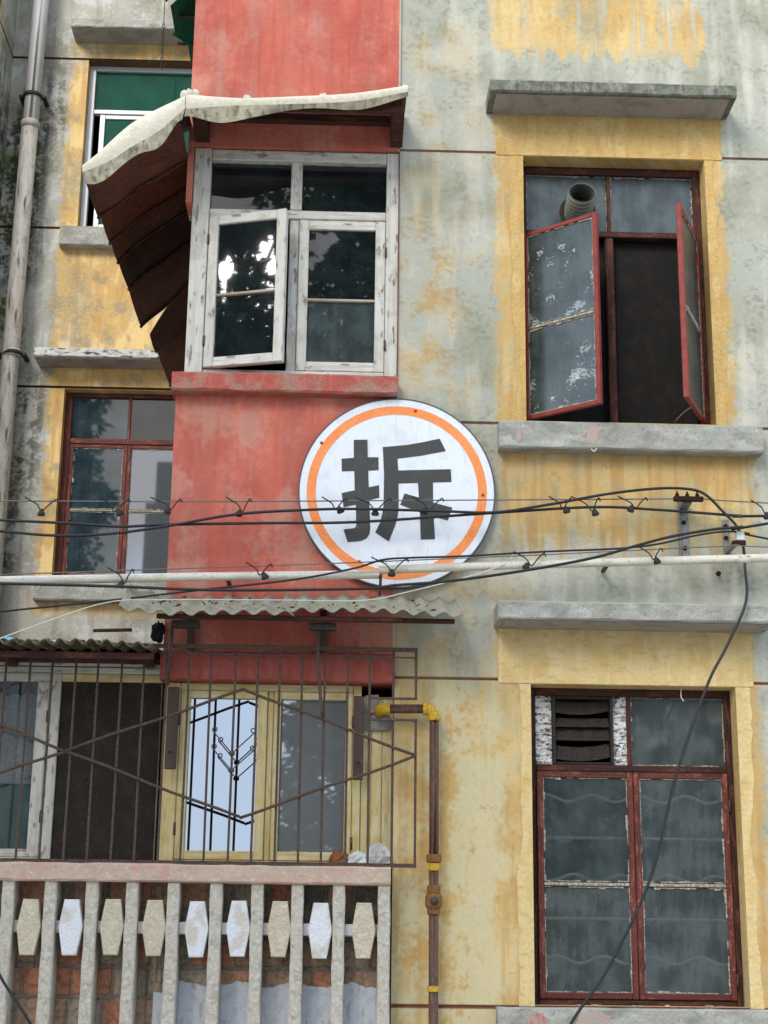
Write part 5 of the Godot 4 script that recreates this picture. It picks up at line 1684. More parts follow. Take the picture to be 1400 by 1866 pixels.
# ---------------------------------------------------------------- pipes
func build_pipes() -> void:
	var g := thing("gas_pipe", "brown gas pipe with yellow elbow and brass valve running down the wall", "pipe", Vector3(0.473, 1.0, 0.08))
	var z := 0.085
	var r := 0.0235
	var b := MB.new(true)
	b.tube([Vector3(0.245, 2.902, z), Vector3(0.425, 2.905, z)], r, 14)
	part("pipe", b, mats.gas_pipe, g)
	var b2 := MB.new(true)
	b2.tube([Vector3(0.473, 2.845, z), Vector3(0.4735, 2.17, z)], r, 14)
	part("pipe", b2, mats.gas_pipe, g)
	var b3 := MB.new(true)
	b3.tube([Vector3(0.4735, 2.11, z), Vector3(0.474, 1.0, z), Vector3(0.475, 0.1, z)], r, 14)
	part("pipe", b3, mats.gas_pipe, g, "rustier lower length of pipe")
	var el := MB.new(true)
	var p := []
	for k in 9:
		var w := PI / 2.0 * k / 8.0
		p.append(Vector3(0.425 + 0.048 * sin(w), 2.905 - 0.048 + 0.048 * cos(w), z))
	el.tube(p, 0.029, 14)
	part("elbow", el, mats.yellow_paint, g)
	for q in [[Vector3(0.415, 2.905, z), Vector3(0.435, 2.905, z)], [Vector3(0.473, 2.865, z), Vector3(0.473, 2.845, z)]]:
		var k := MB.new(true)
		k.tube(q, 0.033, 14)
		part("collar", k, mats.yellow_paint, g)
	var e2 := MB.new(true)
	p = []
	for k in 9:
		var w := PI / 2.0 * k / 8.0
		p.append(Vector3(0.25 - 0.05 * sin(w), 2.902, z - 0.05 + 0.05 * cos(w)))
	p.append(Vector3(0.200, 2.902, -0.04))
	e2.tube(p, 0.029, 14)
	part("elbow", e2, mats.yellow_paint, g, "chipped yellow elbow turning into the wall")
	# union and valve: hexagonal nuts on round bodies
	var hexnut := func(y0: float, y1: float, rr: float, called: String, m: Material):
		var h := MB.new(false)
		h.lathe([Vector2(0.0, y0), Vector2(rr - 0.004, y0), Vector2(rr, y0 + 0.004), Vector2(rr, y1 - 0.004), Vector2(rr - 0.004, y1), Vector2(0.0, y1)], Transform3D(Basis(Vector3.UP, 0.3), Vector3(0.4735, 0, z)), 6)
		part(called, h, m, g)
	hexnut.call(2.145, 2.185, 0.040, "union_nut", mats.old_brass)
	hexnut.call(2.105, 2.142, 0.033, "union_collar", mats.yellow_paint)
	hexnut.call(1.995, 2.035, 0.036, "valve_nut", mats.old_brass)
	hexnut.call(1.895, 1.925, 0.034, "valve_nut", mats.old_brass)
	var vb := MB.new(false)
	vb.lathe([Vector2(0.0, 1.924), Vector2(0.034, 1.924), Vector2(0.042, 1.940), Vector2(0.042, 1.980), Vector2(0.034, 1.996), Vector2(0.0, 1.996)], Transform3D(Basis.IDENTITY, Vector3(0.4735, 0, z)), 10)
	part("valve_body", vb, mats.old_brass, g)
	var st := MB.new(true)
	st.lathe([Vector2(0.0, 0.0), Vector2(0.022, 0.0), Vector2(0.022, 0.045), Vector2(0.012, 0.048), Vector2(0.012, 0.060), Vector2(0.0, 0.060)], Transform3D(Basis(Vector3.RIGHT, PI / 2.0), Vector3(0.4735, 1.960, z)), 12)
	part("valve_stem", st, mats.rust, g)
	var cl := MB.new(false)
	cl.lathe([Vector2(0.025, 1.535), Vector2(0.031, 1.535), Vector2(0.031, 1.562), Vector2(0.025, 1.562), Vector2(0.025, 1.535)], Transform3D(Basis.IDENTITY, Vector3(0.4738, 0, z)), 16)
	part("clip", cl, mats.yellow_paint, g, "yellow tape clip")
	part("wall_bracket", cbox(Vector3(0.467, 1.54, -0.002), Vector3(0.480, 1.556, 0.062), 0.001), mats.rust, g)
	part("wall_bracket", cbox(Vector3(0.467, 2.50, -0.002), Vector3(0.480, 2.516, 0.062), 0.001), mats.rust, g)
	for q in [[0.122, 2.895, 0.190, 2.992, "upper grey sheet metal plate behind the yellow gas elbow"], [0.125, 2.806, 0.252, 2.888, "lower grey sheet metal plate behind the yellow gas elbow"]]:
		var m := MB.new(false)
		m.prism(PackedVector2Array([Vector2(q[0], q[1]), Vector2(q[2], q[1] + 0.005), Vector2(q[2] + 0.004, q[3]), Vector2(q[0] + 0.004, q[3] - 0.006)]), -0.034, -0.031)
		single("sheet_metal_plate", m, mats.galvanised, q[4], "metal plate", "plates at the gas pipe")
	# rain pipe in the corner
	var d := thing("drain_pipe", "tall pale grey drain pipe in the left corner, mossy below its joint", "pipe", Vector3(-2.7, 0.0, -3.92))
	var zz := -3.92
	var u := MB.new(true)
	u.tube([Vector3(-2.690, 10.4, zz), Vector3(-2.702, 8.33, zz)], 0.066, 20)
	part("pipe", u, mats.drain_pipe, d)
	var l := MB.new(true)
	l.tube([Vector3(-2.704, 8.37, zz), Vector3(-2.712, 6.30, zz), Vector3(-2.716, 0.1, zz)], 0.070, 20)
	part("pipe", l, mats.old_drain_pipe, d, "older mossy lower pipe")
	for y in [8.37, 6.32]:
		var s := MB.new(true)
		s.lathe([Vector2(0.066, y - 0.05), Vector2(0.077, y - 0.05), Vector2(0.080, y), Vector2(0.074, y + 0.012), Vector2(0.066, y + 0.012)], Transform3D(Basis.IDENTITY, Vector3(-2.704, 0, zz)), 20)
		part("socket", s, mats.old_drain_pipe, d)
	for y in [8.62, 6.30]:
		var s := MB.new(true)
		s.lathe([Vector2(0.068, y - 0.016), Vector2(0.080, y - 0.016), Vector2(0.080, y + 0.016), Vector2(0.068, y + 0.016)], Transform3D(Basis.IDENTITY, Vector3(-2.702, 0, zz)), 20)
		part("clamp", s, mats.grease, d)
		part("clamp_ear", cbox(Vector3(-2.815, y - 0.012, zz - 0.15), Vector3(-2.779, y + 0.012, zz + 0.006), 0.002), mats.grease, d)
		part("clamp_ear", cbox(Vector3(-2.625, y - 0.012, zz - 0.15), Vector3(-2.589, y + 0.012, zz + 0.006), 0.002), mats.grease, d)
	# white conduit across the front
	var c := thing("white_conduit", "long white plastic conduit crossing below the round sign", "conduit", Vector3(0.3, 3.58, 0.16))
	var cz := 0.16
	var ca := MB.new(true)
	ca.tube([Vector3(-3.2, 3.462, cz), Vector3(-1.75, 3.513, cz), Vector3(-0.7, 3.553, cz), Vector3(0.186, 3.582, cz)], 0.0225, 14)
	part("pipe", ca, mats.white_conduit, c)
	var cb := MB.new(true)
	cb.tube([Vector3(0.180, 3.604, cz + 0.006), Vector3(0.9, 3.645, cz + 0.004), Vector3(2.2, 3.708, cz), Vector3(4.4, 3.80, cz)], 0.0225, 14)
	part("pipe", cb, mats.white_conduit, c)
	var cc := MB.new(true)
	cc.tube([Vector3(2.04, 3.698, cz), Vector3(2.10, 3.701, cz)], 0.0245, 14)
	part("coupler", cc, mats.white_conduit, c)
	var tie := MB.new(false)
	tie.tube([Vector3(0.190, 3.575, 0.185), Vector3(0.190, 3.52, 0.12), Vector3(0.186, 3.45, 0.05), Vector3(0.19, 3.43, 0.016)], 0.008, 5)
	part("tie", tie, mats.rust, c)
	for x in [-0.6, 1.35]:
		part("stand_off", cbox(Vector3(x, 3.535 + (x + 0.6) * 0.057, 0.012), Vector3(x + 0.02, 3.552 + (x + 0.6) * 0.057, cz - 0.015), 0.002), mats.rust, c)


# ---------------------------------------------------------------- cables
func cable(called: String, label: String, category: String, a: Array, z0: float, z1: float, r: float, m: Material, fixed := true, past := 999, zlate := 0.0) -> void:
	var p := pts2(a, 0.0)
	var n := p.size()
	for i in n:
		p[i].z = lerpf(z0, z1, float(i) / (n - 1))
		if i >= past:
			p[i].z = zlate
	if fixed:
		p.push_front(p[0] + (p[0] - p[1]) * 2.0)
	var b := MB.new(true)
	b.tube(curve(p, 7), r, 7)
	single(called, b, m, label, category, "cables across the facade" if category == "cable" else "")


func build_cables() -> void:
	var cb: Material = mats.cable_black
	cable("steel_wire", "upper thin steel wire with hooks crossing the sign", "wire", [-1.783, 3.939, -0.708, 3.958, 0.777, 3.997, 1.714, 4.022, 1.859, 4.025, 2.220, 4.009, 4.4, 3.93], 0.14, 0.14, 0.0035, mats.wire_grey)
	cable("black_cable", "black cable across the sign that stays level on to the right", "cable", [-1.775, 3.836, -1.380, 3.824, -1.154, 3.813, -0.929, 3.827, -0.420, 3.846, 0.063, 3.861, 0.748, 3.922, 1.294, 3.966, 1.640, 3.958, 2.072, 3.934, 2.216, 3.937, 4.4, 4.0], 0.145, 0.15, 0.0075, cb)
	cable("black_cable", "black cable that loops over the bracket and hangs down across the lower right window", "cable", [-1.770, 3.772, -1.488, 3.754, -1.208, 3.768, -0.928, 3.812, -0.563, 3.884, -0.223, 3.914, 0.062, 3.926, 0.490, 3.923, 0.777, 3.922, 1.064, 3.970, 1.353, 4.030, 1.586, 4.064, 1.759, 4.071, 1.874, 4.046, 1.971, 3.950, 2.045, 3.862, 2.069, 3.759, 2.072, 3.642, 2.033, 3.438, 1.924, 3.208, 1.817, 3.009, 1.647, 2.565, 1.507, 2.082, 1.294, 1.666, 1.102, 1.396, 0.85, 0.95], 0.165, 0.175, 0.0075, cb, true, 18, 0.30)
	cable("steel_wire", "lower thin steel wire with hooks above the white conduit", "wire", [-1.738, 3.534, -0.772, 3.586, 0.066, 3.632, 0.712, 3.672, 1.051, 3.693, 1.990, 3.756, 2.190, 3.754, 4.4, 3.70], 0.205, 0.205, 0.0032, mats.wire_grey)
	cable("black_cable", "black cable sagging below the white conduit, rising to the right bracket", "cable", [-1.744, 3.432, -1.133, 3.432, -0.630, 3.427, 0.070, 3.451, 0.266, 3.478, 0.534, 3.509, 0.902, 3.573, 1.253, 3.650, 1.483, 3.724, 1.668, 3.781, 1.894, 3.830, 2.053, 3.853, 2.214, 3.883, 4.4, 4.3], 0.46, 0.19, 0.0075, cb)
	cable("black_cable", "thin black cable climbing from lower left across the conduit to the right bracket", "cable", [-1.737, 3.338, -1.148, 3.412, -0.702, 3.474, -0.252, 3.534, 0.048, 3.598, 0.197, 3.647, 0.349, 3.662, 0.596, 3.675, 1.054, 3.710, 1.403, 3.732, 1.621, 3.762, 1.824, 3.813, 1.981, 3.837, 2.101, 3.828, 2.209, 3.800, 4.4, 3.4], 0.22, 0.185, 0.0055, cb)
	cable("white_string", "thin white string stretched from the lower left to the corrugated roof", "string", [-1.721, 3.130, -1.454, 3.247, -1.170, 3.357, -0.907, 3.385, -0.294, 3.402, 0.098, 3.415, 0.323, 3.470, 0.661, 3.572, 0.832, 3.648, 0.875, 3.707], 0.47, 0.15, 0.0028, mats.string_white)
	cable("black_cable", "short black cable across the balustrade at the bottom left corner", "cable", [-1.665, 1.74, -1.58, 1.58, -1.46, 1.42, -1.30, 1.20], 0.22, 0.22, 0.007, cb)
	# wire hooks
	var ord := ["first", "second", "third", "fourth", "fifth", "sixth", "seventh", "eighth", "ninth", "tenth", "eleventh"]
	var ux := [-1.563, -1.19, -0.899, -0.529, -0.048, 0.161, 0.439, 1.137, 1.289, 1.517, 2.201]
	for i in ux.size():
		var y: float = 3.947 + (ux[i] + 1.56) * 0.0228
		if ux[i] > 1.9:
			y = 4.01
		hook(ux[i], y, i, "wire hook on the upper steel wire, %s from the left" % ord[i])
	var lx := [-1.116, -0.428, 0.25, 0.968, 1.602]
	for i in lx.size():
		hook(lx[i] * 0.992, 3.568 + (lx[i] + 1.116) * 0.0598, i + 3, "wire hook on the lower steel wire, %s from the left" % ord[i], 0.207)


func hook(x: float, y: float, k: int, label: String, z := 0.146) -> void:
	var t := thing("wire_hook", label, "hook", Vector3(x, y - 0.06, z), "wire hooks along the steel wires")
	var a := -0.075 + 0.02 * sin(k * 2.1)
	var c := 0.055 + 0.02 * sin(k * 1.3 + 1.0)
	var d := -0.062 + 0.008 * sin(k * 3.7)
	var b := MB.new(true)
	b.tube(curve([Vector3(x + a - 0.015, y + 0.012, z), Vector3(x + a, y + 0.004, z), Vector3(x + a * 0.35, y + d * 0.4, z + 0.004), Vector3(x, y + d, z + 0.01), Vector3(x + c * 0.5, y + d * 0.4, z + 0.004), Vector3(x + c, y + 0.006, z), Vector3(x + c + 0.008, y - 0.012, z + 0.004)], 4), 0.0036, 5)
	part("bent_wire", b, mats.hook_dark, t)
	var cl := MB.new(false)
	cl.lathe([Vector2(0.0, d + 0.016), Vector2(0.008, d + 0.010), Vector2(0.021, d - 0.016), Vector2(0.017, d - 0.026), Vector2(0.0, d - 0.022)], Transform3D(Basis(Vector3.BACK, 0.4 * sin(k * 1.9)) * Basis.from_scale(Vector3(1, 1, 0.6)), Vector3(x, y, z + 0.01)), 6)
	part("clip", cl, mats.hook_dark, t)


func build_small() -> void:
	# bracket that carries the upper wire
	var t := thing("cable_bracket", "grey steel wall bracket with bolted cross bar carrying the upper wire", "bracket", Vector3(1.80, 3.75, 0.03))
	var b := MB.new(false)
	b.box(Vector3(1.770, 3.735, 0.0), Vector3(1.826, 4.055, 0.008), 0.002)
	b.box(Vector3(1.770, 3.735, 0.0082), Vector3(1.776, 4.0, 0.035), 0.001)
	part("angle_post", b, mats.galvanised, t)
	part("arm", cbox(Vector3(1.772, 4.00, 0.0085), Vector3(1.822, 4.045, 0.125), 0.003), mats.galvanised, t)
	part("cross_bar", cbox(Vector3(1.722, 4.010, 0.126), Vector3(1.878, 4.036, 0.152), 0.003), mats.rust_dark, t)
	for x in [1.742, 1.795, 1.848]:
		var k := MB.new(false)
		k.lathe([Vector2(0.0, 4.037), Vector2(0.011, 4.037), Vector2(0.011, 4.050), Vector2(0.005, 4.050), Vector2(0.005, 4.064), Vector2(0.0, 4.064)], Transform3D(Basis.IDENTITY, Vector3(x, 0, 0.138)), 6)
		part("bolt", k, mats.rust_dark, t)
	for y in [3.93, 3.79]:
		var k := MB.new(false)
		k.lathe([Vector2(0.0, 0.0), Vector2(0.012, 0.0), Vector2(0.012, 0.010), Vector2(0.006, 0.018), Vector2(0.0, 0.018)], Transform3D(Basis(Vector3.RIGHT, PI / 2.0), Vector3(1.800, y, 0.008)), 6)
		part("bolt", k, mats.rust_dark, t)
	var s := thing("cable_bracket", "grey steel wall bracket with small white clamp box at the far right", "bracket", Vector3(2.04, 3.75, 0.03))
	part("wall_plate", cbox(Vector3(2.006, 3.752, 0.0), Vector3(2.042, 3.952, 0.008), 0.002), mats.galvanised, s)
	part("arm", cbox(Vector3(2.012, 3.762, 0.0085), Vector3(2.036, 3.79, 0.17), 0.003), mats.galvanised, s)
	part("clamp", cbox(Vector3(2.008, 3.764, 0.1705), Vector3(2.078, 3.79, 0.198), 0.003), mats.rust_dark, s)
	part("clamp_box", cbox(Vector3(2.030, 3.7905, 0.163), Vector3(2.072, 3.838, 0.199), 0.004), mats.box_white, s, "white clamp box")
	for y in [3.915, 3.85]:
		var k := MB.new(false)
		k.lathe([Vector2(0.0, 0.0), Vector2(0.012, 0.0), Vector2(0.012, 0.010), Vector2(0.006, 0.018), Vector2(0.0, 0.018)], Transform3D(Basis(Vector3.RIGHT, PI / 2.0), Vector3(2.022, y, 0.008)), 6)
		part("bolt", k, mats.rust_dark, s)
	var bolt := MB.new(true)
	bolt.tube([Vector3(1.973, 3.652, -0.01), Vector3(1.971, 3.654, 0.03), Vector3(1.967, 3.650, 0.031), Vector3(1.967, 3.650, 0.045)], [0.007, 0.007, 0.014, 0.012], 8)
	single("wall_bolt", bolt, mats.rust_dark, "single rusty bolt stub in the wall under the conduit at right", "bolt")
	# ribbed hose through the upper light
	var d := thing("vent_hose", "grey ribbed exhaust hose poking out of the upper right window pane", "hose", Vector3(1.297, 5.80, -0.12))
	var hb := MB.new(true)
	var p := []
	var rr := []
	for k in 41:
		var u := k / 40.0
		p.append(Vector3(1.297, 5.790 + 0.045 * u * u, -0.20 + 0.23 * u))
		rr.append(0.076 + 0.006 * sin(u * TAU * 9.0))
	hb.tube(p, rr, 24, false)
	part("ribbed_tube", hb, mats.duct, d)
	var li := MB.new(true)
	var p2 := []
	for q in p:
		p2.append(q)
	var r2 := []
	for q in rr:
		r2.append(q - 0.005)
	li.tube(p2, r2, 24, false)
	part("inner_lining", li, mats.duct_dark, d)
	var col := MB.new(false)
	col.lathe([Vector2(0.080, 0.0), Vector2(0.105, 0.0), Vector2(0.105, 0.004), Vector2(0.080, 0.004), Vector2(0.080, 0.0)], Transform3D(Basis(Vector3.RIGHT, PI / 2.0), Vector3(1.297, 5.797, -0.142)), 20)
	part("collar", col, mats.grease, d)
	# litter on the ledge
	var tr := [[Vector3(0.005, 2.150, 0.03), Vector3(0.055, 0.045, 0.035), "dead_leaf", "brown dead leaf and cardboard scrap on the ledge behind the grille", "cardboard_scrap"], [Vector3(0.100, 2.150, 0.04), Vector3(0.05, 0.040, 0.03), "box_white", "white crumpled paper on the ledge between leaf and grey bag", "crumpled_paper"], [Vector3(0.195, 2.155, 0.03), Vector3(0.065, 0.075, 0.035), "paper", "grey crumpled plastic bag at the right end of the ledge", "crumpled_bag"]]
	var sd := 900
	for q in tr:
		sd += 1
		single(q[4], crumple(q[0], q[1], sd), mats[q[2]], q[3], "litter")
	# chain hanging at the top left window
	var c := thing("hanging_chain", "thin chain hanging from a cord in front of the green glass window", "chain", Vector3(-1.60, 8.82, -3.7))
	var cord := MB.new(true)
	cord.tube([Vector3(-1.612, 10.4, -3.7), Vector3(-1.604, 9.20, -3.7)], 0.004, 5)
	part("cord", cord, mats.wire_grey, c)
	for k in 9:
		var l := MB.new(true)
		var q := []
		for i in 9:
			var w := TAU * i / 8.0
			q.append(Vector3(-1.603 + (0.010 * cos(w) if k % 2 == 0 else 0.0), 9.19 - 0.04 * k + 0.024 * sin(w), -3.7 + (0.010 * cos(w) if k % 2 == 1 else 0.0)))
		l.tube(q, 0.0035, 5, false)
		part("link", l, mats.hook_dark, c)
	var hk := MB.new(true)
	hk.tube(curve([Vector3(-1.603, 8.84, -3.7), Vector3(-1.61, 8.80, -3.7), Vector3(-1.59, 8.78, -3.69), Vector3(-1.565, 8.83, -3.68)], 4), 0.004, 5)
	part("end_hook", hk, mats.hook_dark, c)
	# bits of dried string on the walls
	for q in [[Vector3(1.765, 3.062, -0.05), Vector3(1.762, 3.01, -0.045), Vector3(1.774, 2.985, -0.04), "short frayed string dangling at the top of the lower right window"], [Vector3(1.30, 4.30, 0.104), Vector3(1.315, 4.285, 0.106), Vector3(1.33, 4.303, 0.104), "curl of white string stuck under the upper right sill"]]:
		var b2 := MB.new(true)
		b2.tube(curve([q[0], q[1], q[2]], 5), 0.003, 5)
		single("frayed_string", b2, mats.string_white, q[3], "string")


# ---------------------------------------------------------------- street behind the camera, which the panes mirror
func leaf_mesh(c: Vector3, clumps: Array, per: int, size: float, sd: int, holes: Array) -> ArrayMesh:
	var r := RandomNumberGenerator.new()
	r.seed = sd
	var v := PackedVector3Array()
	var n := PackedVector3Array()
	var col := PackedColorArray()
	for q in clumps:
		for k in per:
			var d := Vector3(r.randfn(), r.randfn(), r.randfn())
			d = d.normalized() * pow(r.randf(), 0.45)
			var p: Vector3 = c + q[0] + d * q[1]
			var thin := false
			for o in holes:
				if Vector2(p.x - o[0] - o[3] * (p.z - c.z), p.y - o[1] - o[4] * (p.z - c.z)).length() < o[2] * (0.75 + 0.5 * r.randf()):
					thin = true
			if thin:
				continue
			var nn := (Vector3(r.randfn() * 0.6, 0.8 + r.randf(), r.randfn() * 0.6) + d * 0.6).normalized()
			var u := nn.cross(Vector3(r.randfn(), r.randfn(), r.randfn())).normalized()
			var w := nn.cross(u)
			var s := size * (0.6 + 0.8 * r.randf())
			var tone := 0.7 + 0.6 * r.randf()
			var g := Color(0.045 * tone, 0.085 * tone, 0.022 * tone)
			for e in [[-u, w * 0.45 + u * -0.1, u], [u, w * -0.45 + u * -0.1, -u]]:
				for pt in e:
					v.append(p + (pt as Vector3) * s)
					n.append(nn)
					col.append(g)
	var a := []
	a.resize(Mesh.ARRAY_MAX)
	a[Mesh.ARRAY_VERTEX] = v
	a[Mesh.ARRAY_NORMAL] = n
	a[Mesh.ARRAY_COLOR] = col
	var m := ArrayMesh.new()
	m.add_surface_from_arrays(Mesh.PRIMITIVE_TRIANGLES, a)
	return m


func street_tree(at: Vector3, height: float, crown_r: float, base: float, sd: int, per: int, label: String, holes: Array) -> void:
	var t := thing("street_tree", label, "tree", at, "trees across the street")
	var r := RandomNumberGenerator.new()
	r.seed = sd
	var b := MB.new(true)
	var p := []
	var rr := []
	for k in 8:
		var u := k / 7.0
		p.append(at + Vector3(0.25 * sin(u * 3.0 + sd), height * 0.8 * u, 0.2 * cos(u * 2.0 + sd)))
		rr.append(lerpf(0.22, 0.05, u))
	b.tube(p, rr, 10)
	var clumps := []
	var n := 16
	for k in n:
		var y := lerpf(base, height, (k + 0.5) / n)
		var w := sd + k * 2.4
		var f := sin(PI * clampf((y - base + 0.8) / (height - base + 1.4), 0, 1))
		var o := Vector3(cos(w) * crown_r * 0.62 * f, y, sin(w) * crown_r * 0.62 * f)
		clumps.append([o, crown_r * (0.38 + 0.16 * r.randf())])
		var q := clampf(y / (height * 0.8) - 0.12, 0.1, 0.95) * 7.0
		var s: Vector3 = p[int(q)]
		b.tube([s, s.lerp(at + o, 0.5) + Vector3(0, 0.15, 0), at + o], [0.06, 0.04, 0.015], 6)
	part("trunk", b, mats.bark, t)
	part("crown", leaf_mesh(at, clumps, per, 0.12, sd, holes), mats.leaves, t)


func build_street() -> void:
	var g := MeshInstance3D.new()
	g.name = "ground"
	var pm := MB.new(false)
	pm.face([Vector3(-150, 0, -150), Vector3(150, 0, -150), Vector3(150, 0, 150), Vector3(-150, 0, 150)], Vector3.UP)
	g.mesh = pm.done()
	g.material_override = mats.pavement
	g.set_meta("kind", "structure")
	g.set_meta("label", "pale concrete street pavement")
	add_child(g)
	var gaps := []
	for k in 22:
		gaps.append([lerpf(2.65, 3.75, pow(rng.randf(), 1.4)), lerpf(2.55, 3.75, rng.randf()), 0.05 + 0.12 * rng.randf() * rng.randf(), 0.15, 0.09])
	street_tree(Vector3(3.6, 0, 13.0), 6.6, 3.2, 1.6, 3, 900, "broad low street tree mirrored in the lower right window", gaps)
	street_tree(Vector3(0.9, 0, 16.0), 15.5, 2.9, 8.6, 5, 1300, "tall street tree mirrored in the white window", [[-0.5, 13.0, 0.24, -0.03, 0.466], [-0.32, 13.12, 0.18, -0.03, 0.466], [-0.6, 12.62, 0.14, -0.03, 0.466], [-0.42, 12.8, 0.1, -0.03, 0.466]])
	street_tree(Vector3(-0.15, 0, 14.0), 5.4, 0.85, 2.2, 31, 300, "small street tree mirrored in the yellow window", [])
	street_tree(Vector3(-6.1, 0, 14.5), 13.5, 1.5, 7.6, 21, 700, "slender street tree mirrored in the left panes of the lower left window", [[-5.2, 11.9, 0.12, -0.2, 0.33], [-4.9, 12.2, 0.15, -0.2, 0.33], [-4.85, 9.6, 0.12, -0.2, 0.33]])
	street_tree(Vector3(-10.7, 0, 14.0), 16.0, 3.2, 8.2, 8, 2400, "leafy street tree mirrored in the half open white casement", [[-11.2, 13.1, 0.26, -0.72, 0.56], [-11.15, 12.72, 0.2, -0.72, 0.56], [-10.3, 13.3, 0.22, -0.7, 0.56], [-10.15, 12.95, 0.2, -0.7, 0.56], [-10.2, 12.6, 0.12, -0.7, 0.56]])
	street_tree(Vector3(9.0, 0, 14.5), 7.0, 3.2, 2.0, 11, 560, "low leafy street tree at the right end across the street", [])
	var f := thing("low_building", "long low grey building across the street", "building", Vector3(8, 0, 26.0))
	part("wall", cbox(Vector3(0.5, 0, 24.0), Vector3(24, 5.5, 30.0), 0.02), mats.far_wall, f)
	part("roof", cbox(Vector3(0.2, 5.5, 23.7), Vector3(24.3, 5.7, 30.3), 0.02), mats.concrete, f)
	var tw := thing("apartment_tower", "tall dark grey apartment block far behind the street trees", "building", Vector3(-6.3, 0, 42.0))
	part("wall", cbox(Vector3(-7.4, 0, 40.0), Vector3(-5.2, 17.5, 46.0), 0.02), mats.dark_concrete, tw)
	part("roof", cbox(Vector3(-7.1, 17.5, 40.3), Vector3(-5.4, 19.2, 45.0), 0.02), mats.dark_concrete, tw)
	for k in 7:
		part("window", cbox(Vector3(1.6 + 3.0 * k, 1.4, 23.96), Vector3(3.0 + 3.0 * k, 3.0, 23.995), 0.005), mats.dim_pane, f)


func _ready() -> void:
	rng.seed = 4242
	# camera
	var cam := Camera3D.new()
	cam.name = "camera"
	cam.fov = rad_to_deg(2.0 * atan(933.0 / 2858.3))
	cam.near = 0.05
	cam.far = 400.0
	cam.transform = Transform3D(Basis.from_euler(Vector3(0.2693, -0.02602, 0.012525)), Vector3(0, 1.75, 8.0))
	add_child(cam)
	cam.current = true
	# overcast sky
	var env := Environment.new()
	env.background_mode = Environment.BG_SKY
	var sm := ProceduralSkyMaterial.new()
	sm.sky_top_color = Color(0.84, 0.91, 1.0)
	sm.sky_horizon_color = Color(0.88, 0.93, 0.99)
	sm.sky_curve = 0.2
	sm.ground_bottom_color = Color(0.3, 0.3, 0.3)
	sm.ground_horizon_color = Color(0.55, 0.55, 0.55)
	sm.sky_energy_multiplier = 1.0
	var sky := Sky.new()
	sky.sky_material = sm
	env.sky = sky
	env.tonemap_mode = Environment.TONE_MAPPER_LINEAR
	env.tonemap_exposure = 2.1
	env.sdfgi_enabled = true
	env.ssao_enabled = true
	env.ssil_enabled = true
	var we := WorldEnvironment.new()
	we.environment = env
	add_child(we)
	# soft light of the bright part of the clouds, high on the left
	var sun := DirectionalLight3D.new()
	sun.name = "sun"
	sun.light_energy = 0.55
	sun.light_color = Color(1.0, 0.985, 0.965)
	sun.light_angular_distance = 26.0
	sun.shadow_enabled = true
	add_child(sun)
	sun.look_at_from_position(Vector3(-4.0, 4.6, 7.0), Vector3.ZERO)

	make_materials()
	more_materials()
	var front := paint_front()
	var back := paint_back()
	build_front_wing(front)
	build_back_wing(back)
	build_extension()
	build_street()
	build_parapet()
	build_balustrade()
	build_roofs()
	build_awning()
	build_sign()
	build_grille()
	build_pipes()
	build_cables()
	build_small()


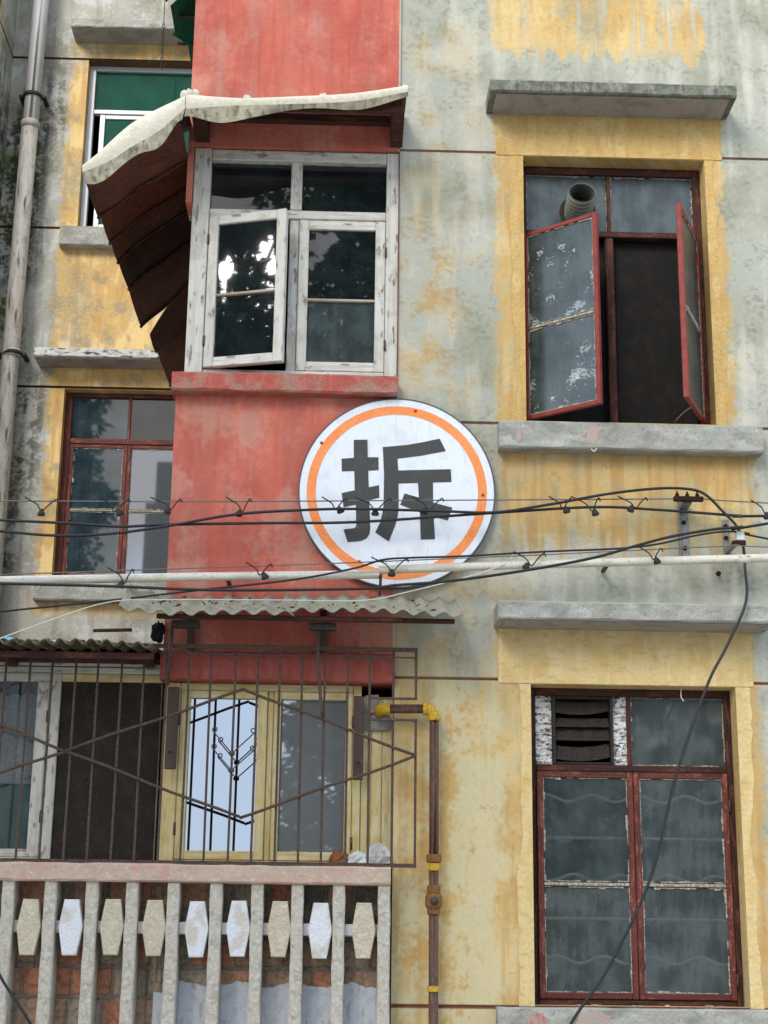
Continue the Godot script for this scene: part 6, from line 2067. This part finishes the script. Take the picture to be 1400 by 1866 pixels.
func more_materials() -> void:
	plain("wire_pale", rgb(214, 204, 186), 0.7)
	tri_mat("brown_sheet_dark", texs.brown_sheet, Vector3(1.3, 1.3, 1.3), 0.75, texs.rough, 0.8, 0.0, rgb(190, 195, 190))
	tri_mat("brown_sheet_orange", texs.brown_sheet, Vector3(1.1, 1.1, 1.1), 0.65, texs.rough, 0.8, 0.0, rgb(255, 225, 190))
	plain("blue_plastic", rgb(120, 180, 210), 0.5)
	plain("duct_dark", rgb(74, 72, 66), 0.8)
	for d in ["v", "h"]:
		tri_mat("crimson_wood_" + d, texs["red_wood_" + d], Vector3(1.6, 1.6, 1.6), 0.65, texs["grain_" + d], 0.6, 0.0, Color.WHITE)
		mats["crimson_wood_" + d].albedo_texture = mixtex("crimson_wood_" + d, 256, 45, rgb(142, 62, 56), [[0.04, 0.4, 0.7, rgb(122, 52, 46), 0.8], [0.08, 0.66, 0.8, rgb(110, 84, 70), 0.7]])
	tri_mat("bare_wood", mixtex("bare_wood", 256, 46, rgb(156, 144, 124), [[0.04, 0.42, 0.74, rgb(186, 178, 162), 0.7, 10, 1], [0.05, 0.52, 0.76, rgb(112, 98, 80), 0.7, 10, 1]]), Vector3(2, 2, 2), 0.85, texs.grain_h, 0.6)
	tri_mat("bare_wood_dark", texs.dark_wood_h, Vector3(2, 2, 2), 0.8, texs.rough, 0.6)
	tri_mat("cream_paint", mixtex("cream_paint", 512, 47, rgb(215, 190, 136), [[0.010, 0.4, 0.76, rgb(205, 172, 110), 0.8], [0.03, 0.46, 0.78, rgb(224, 204, 158), 0.6, 1, 5], [0.05, 0.6, 0.8, rgb(176, 152, 108), 0.5, 3, 1], [0.1, 0.72, 0.8, rgb(140, 124, 96), 0.5]]), Vector3(0.9, 0.9, 0.9), 0.9, texs.fine, 0.5)
	tri_mat("mellow_paint", mixtex("mellow_paint", 512, 48, rgb(200, 166, 104), [[0.010, 0.4, 0.76, rgb(212, 184, 128), 0.8], [0.03, 0.46, 0.78, rgb(184, 146, 88), 0.6, 1, 5], [0.05, 0.58, 0.8, rgb(160, 140, 104), 0.5], [0.1, 0.7, 0.8, rgb(130, 118, 92), 0.5]]), Vector3(0.9, 0.9, 0.9), 0.9, texs.fine, 0.5)
	tri_mat("pink_smear", mixtex("pink_smear", 256, 49, rgb(176, 160, 150), [[0.03, 0.4, 0.7, rgb(190, 150, 138), 0.8, 1, 3], [0.08, 0.5, 0.75, rgb(156, 152, 144), 0.8]]), Vector3(4, 4, 4), 0.9, texs.rough, 0.8)
	tri_mat("red_smear", mixtex("red_smear", 256, 53, rgb(172, 150, 140), [[0.04, 0.46, 0.64, rgb(186, 104, 88), 0.9, 1, 3], [0.08, 0.5, 0.75, rgb(156, 152, 144), 0.7]]), Vector3(4, 4, 4), 0.9, texs.rough, 0.8)
	plain("brown_paint", rgb(76, 54, 50), 0.6)
	tri_mat("rust_dark", texs.rust, Vector3(5, 5, 5), 0.85, texs.fine, 1.0, 0.1, rgb(150, 110, 95))
	tri_mat("rust_pale", texs.rust, Vector3(5, 5, 5), 0.85, texs.fine, 1.0, 0.1, rgb(255, 250, 240))
	tri_mat("yellow_brown", texs.dark_wood_h, Vector3(3, 3, 3), 0.85, texs.rough, 0.6, 0.0, Color.WHITE)
	tri_mat("moss", texs.mossy_cement, Vector3(6, 6, 6), 1.0, texs.rough, 2.0, 0.0, rgb(200, 205, 140))
	pane_mat("teal_pane", rgb(40, 54, 62), rgb(88, 104, 112), 0.35, 0.9, 0.02, 91)
	pane_mat("curtain_pane", rgb(60, 70, 70), rgb(110, 120, 120), 0.3, 0.22, 0.0, 93)
	mats.curtain_pane.clearcoat_enabled = false
	mats.curtain_pane.metallic_specular = 0.5
	var lv := StandardMaterial3D.new()
	lv.resource_name = "leaves"
	lv.vertex_color_use_as_albedo = true
	lv.roughness = 0.6
	lv.backlight_enabled = true
	lv.backlight = Color(0.3, 0.4, 0.12)
	lv.cull_mode = BaseMaterial3D.CULL_DISABLED
	mats["leaves"] = lv
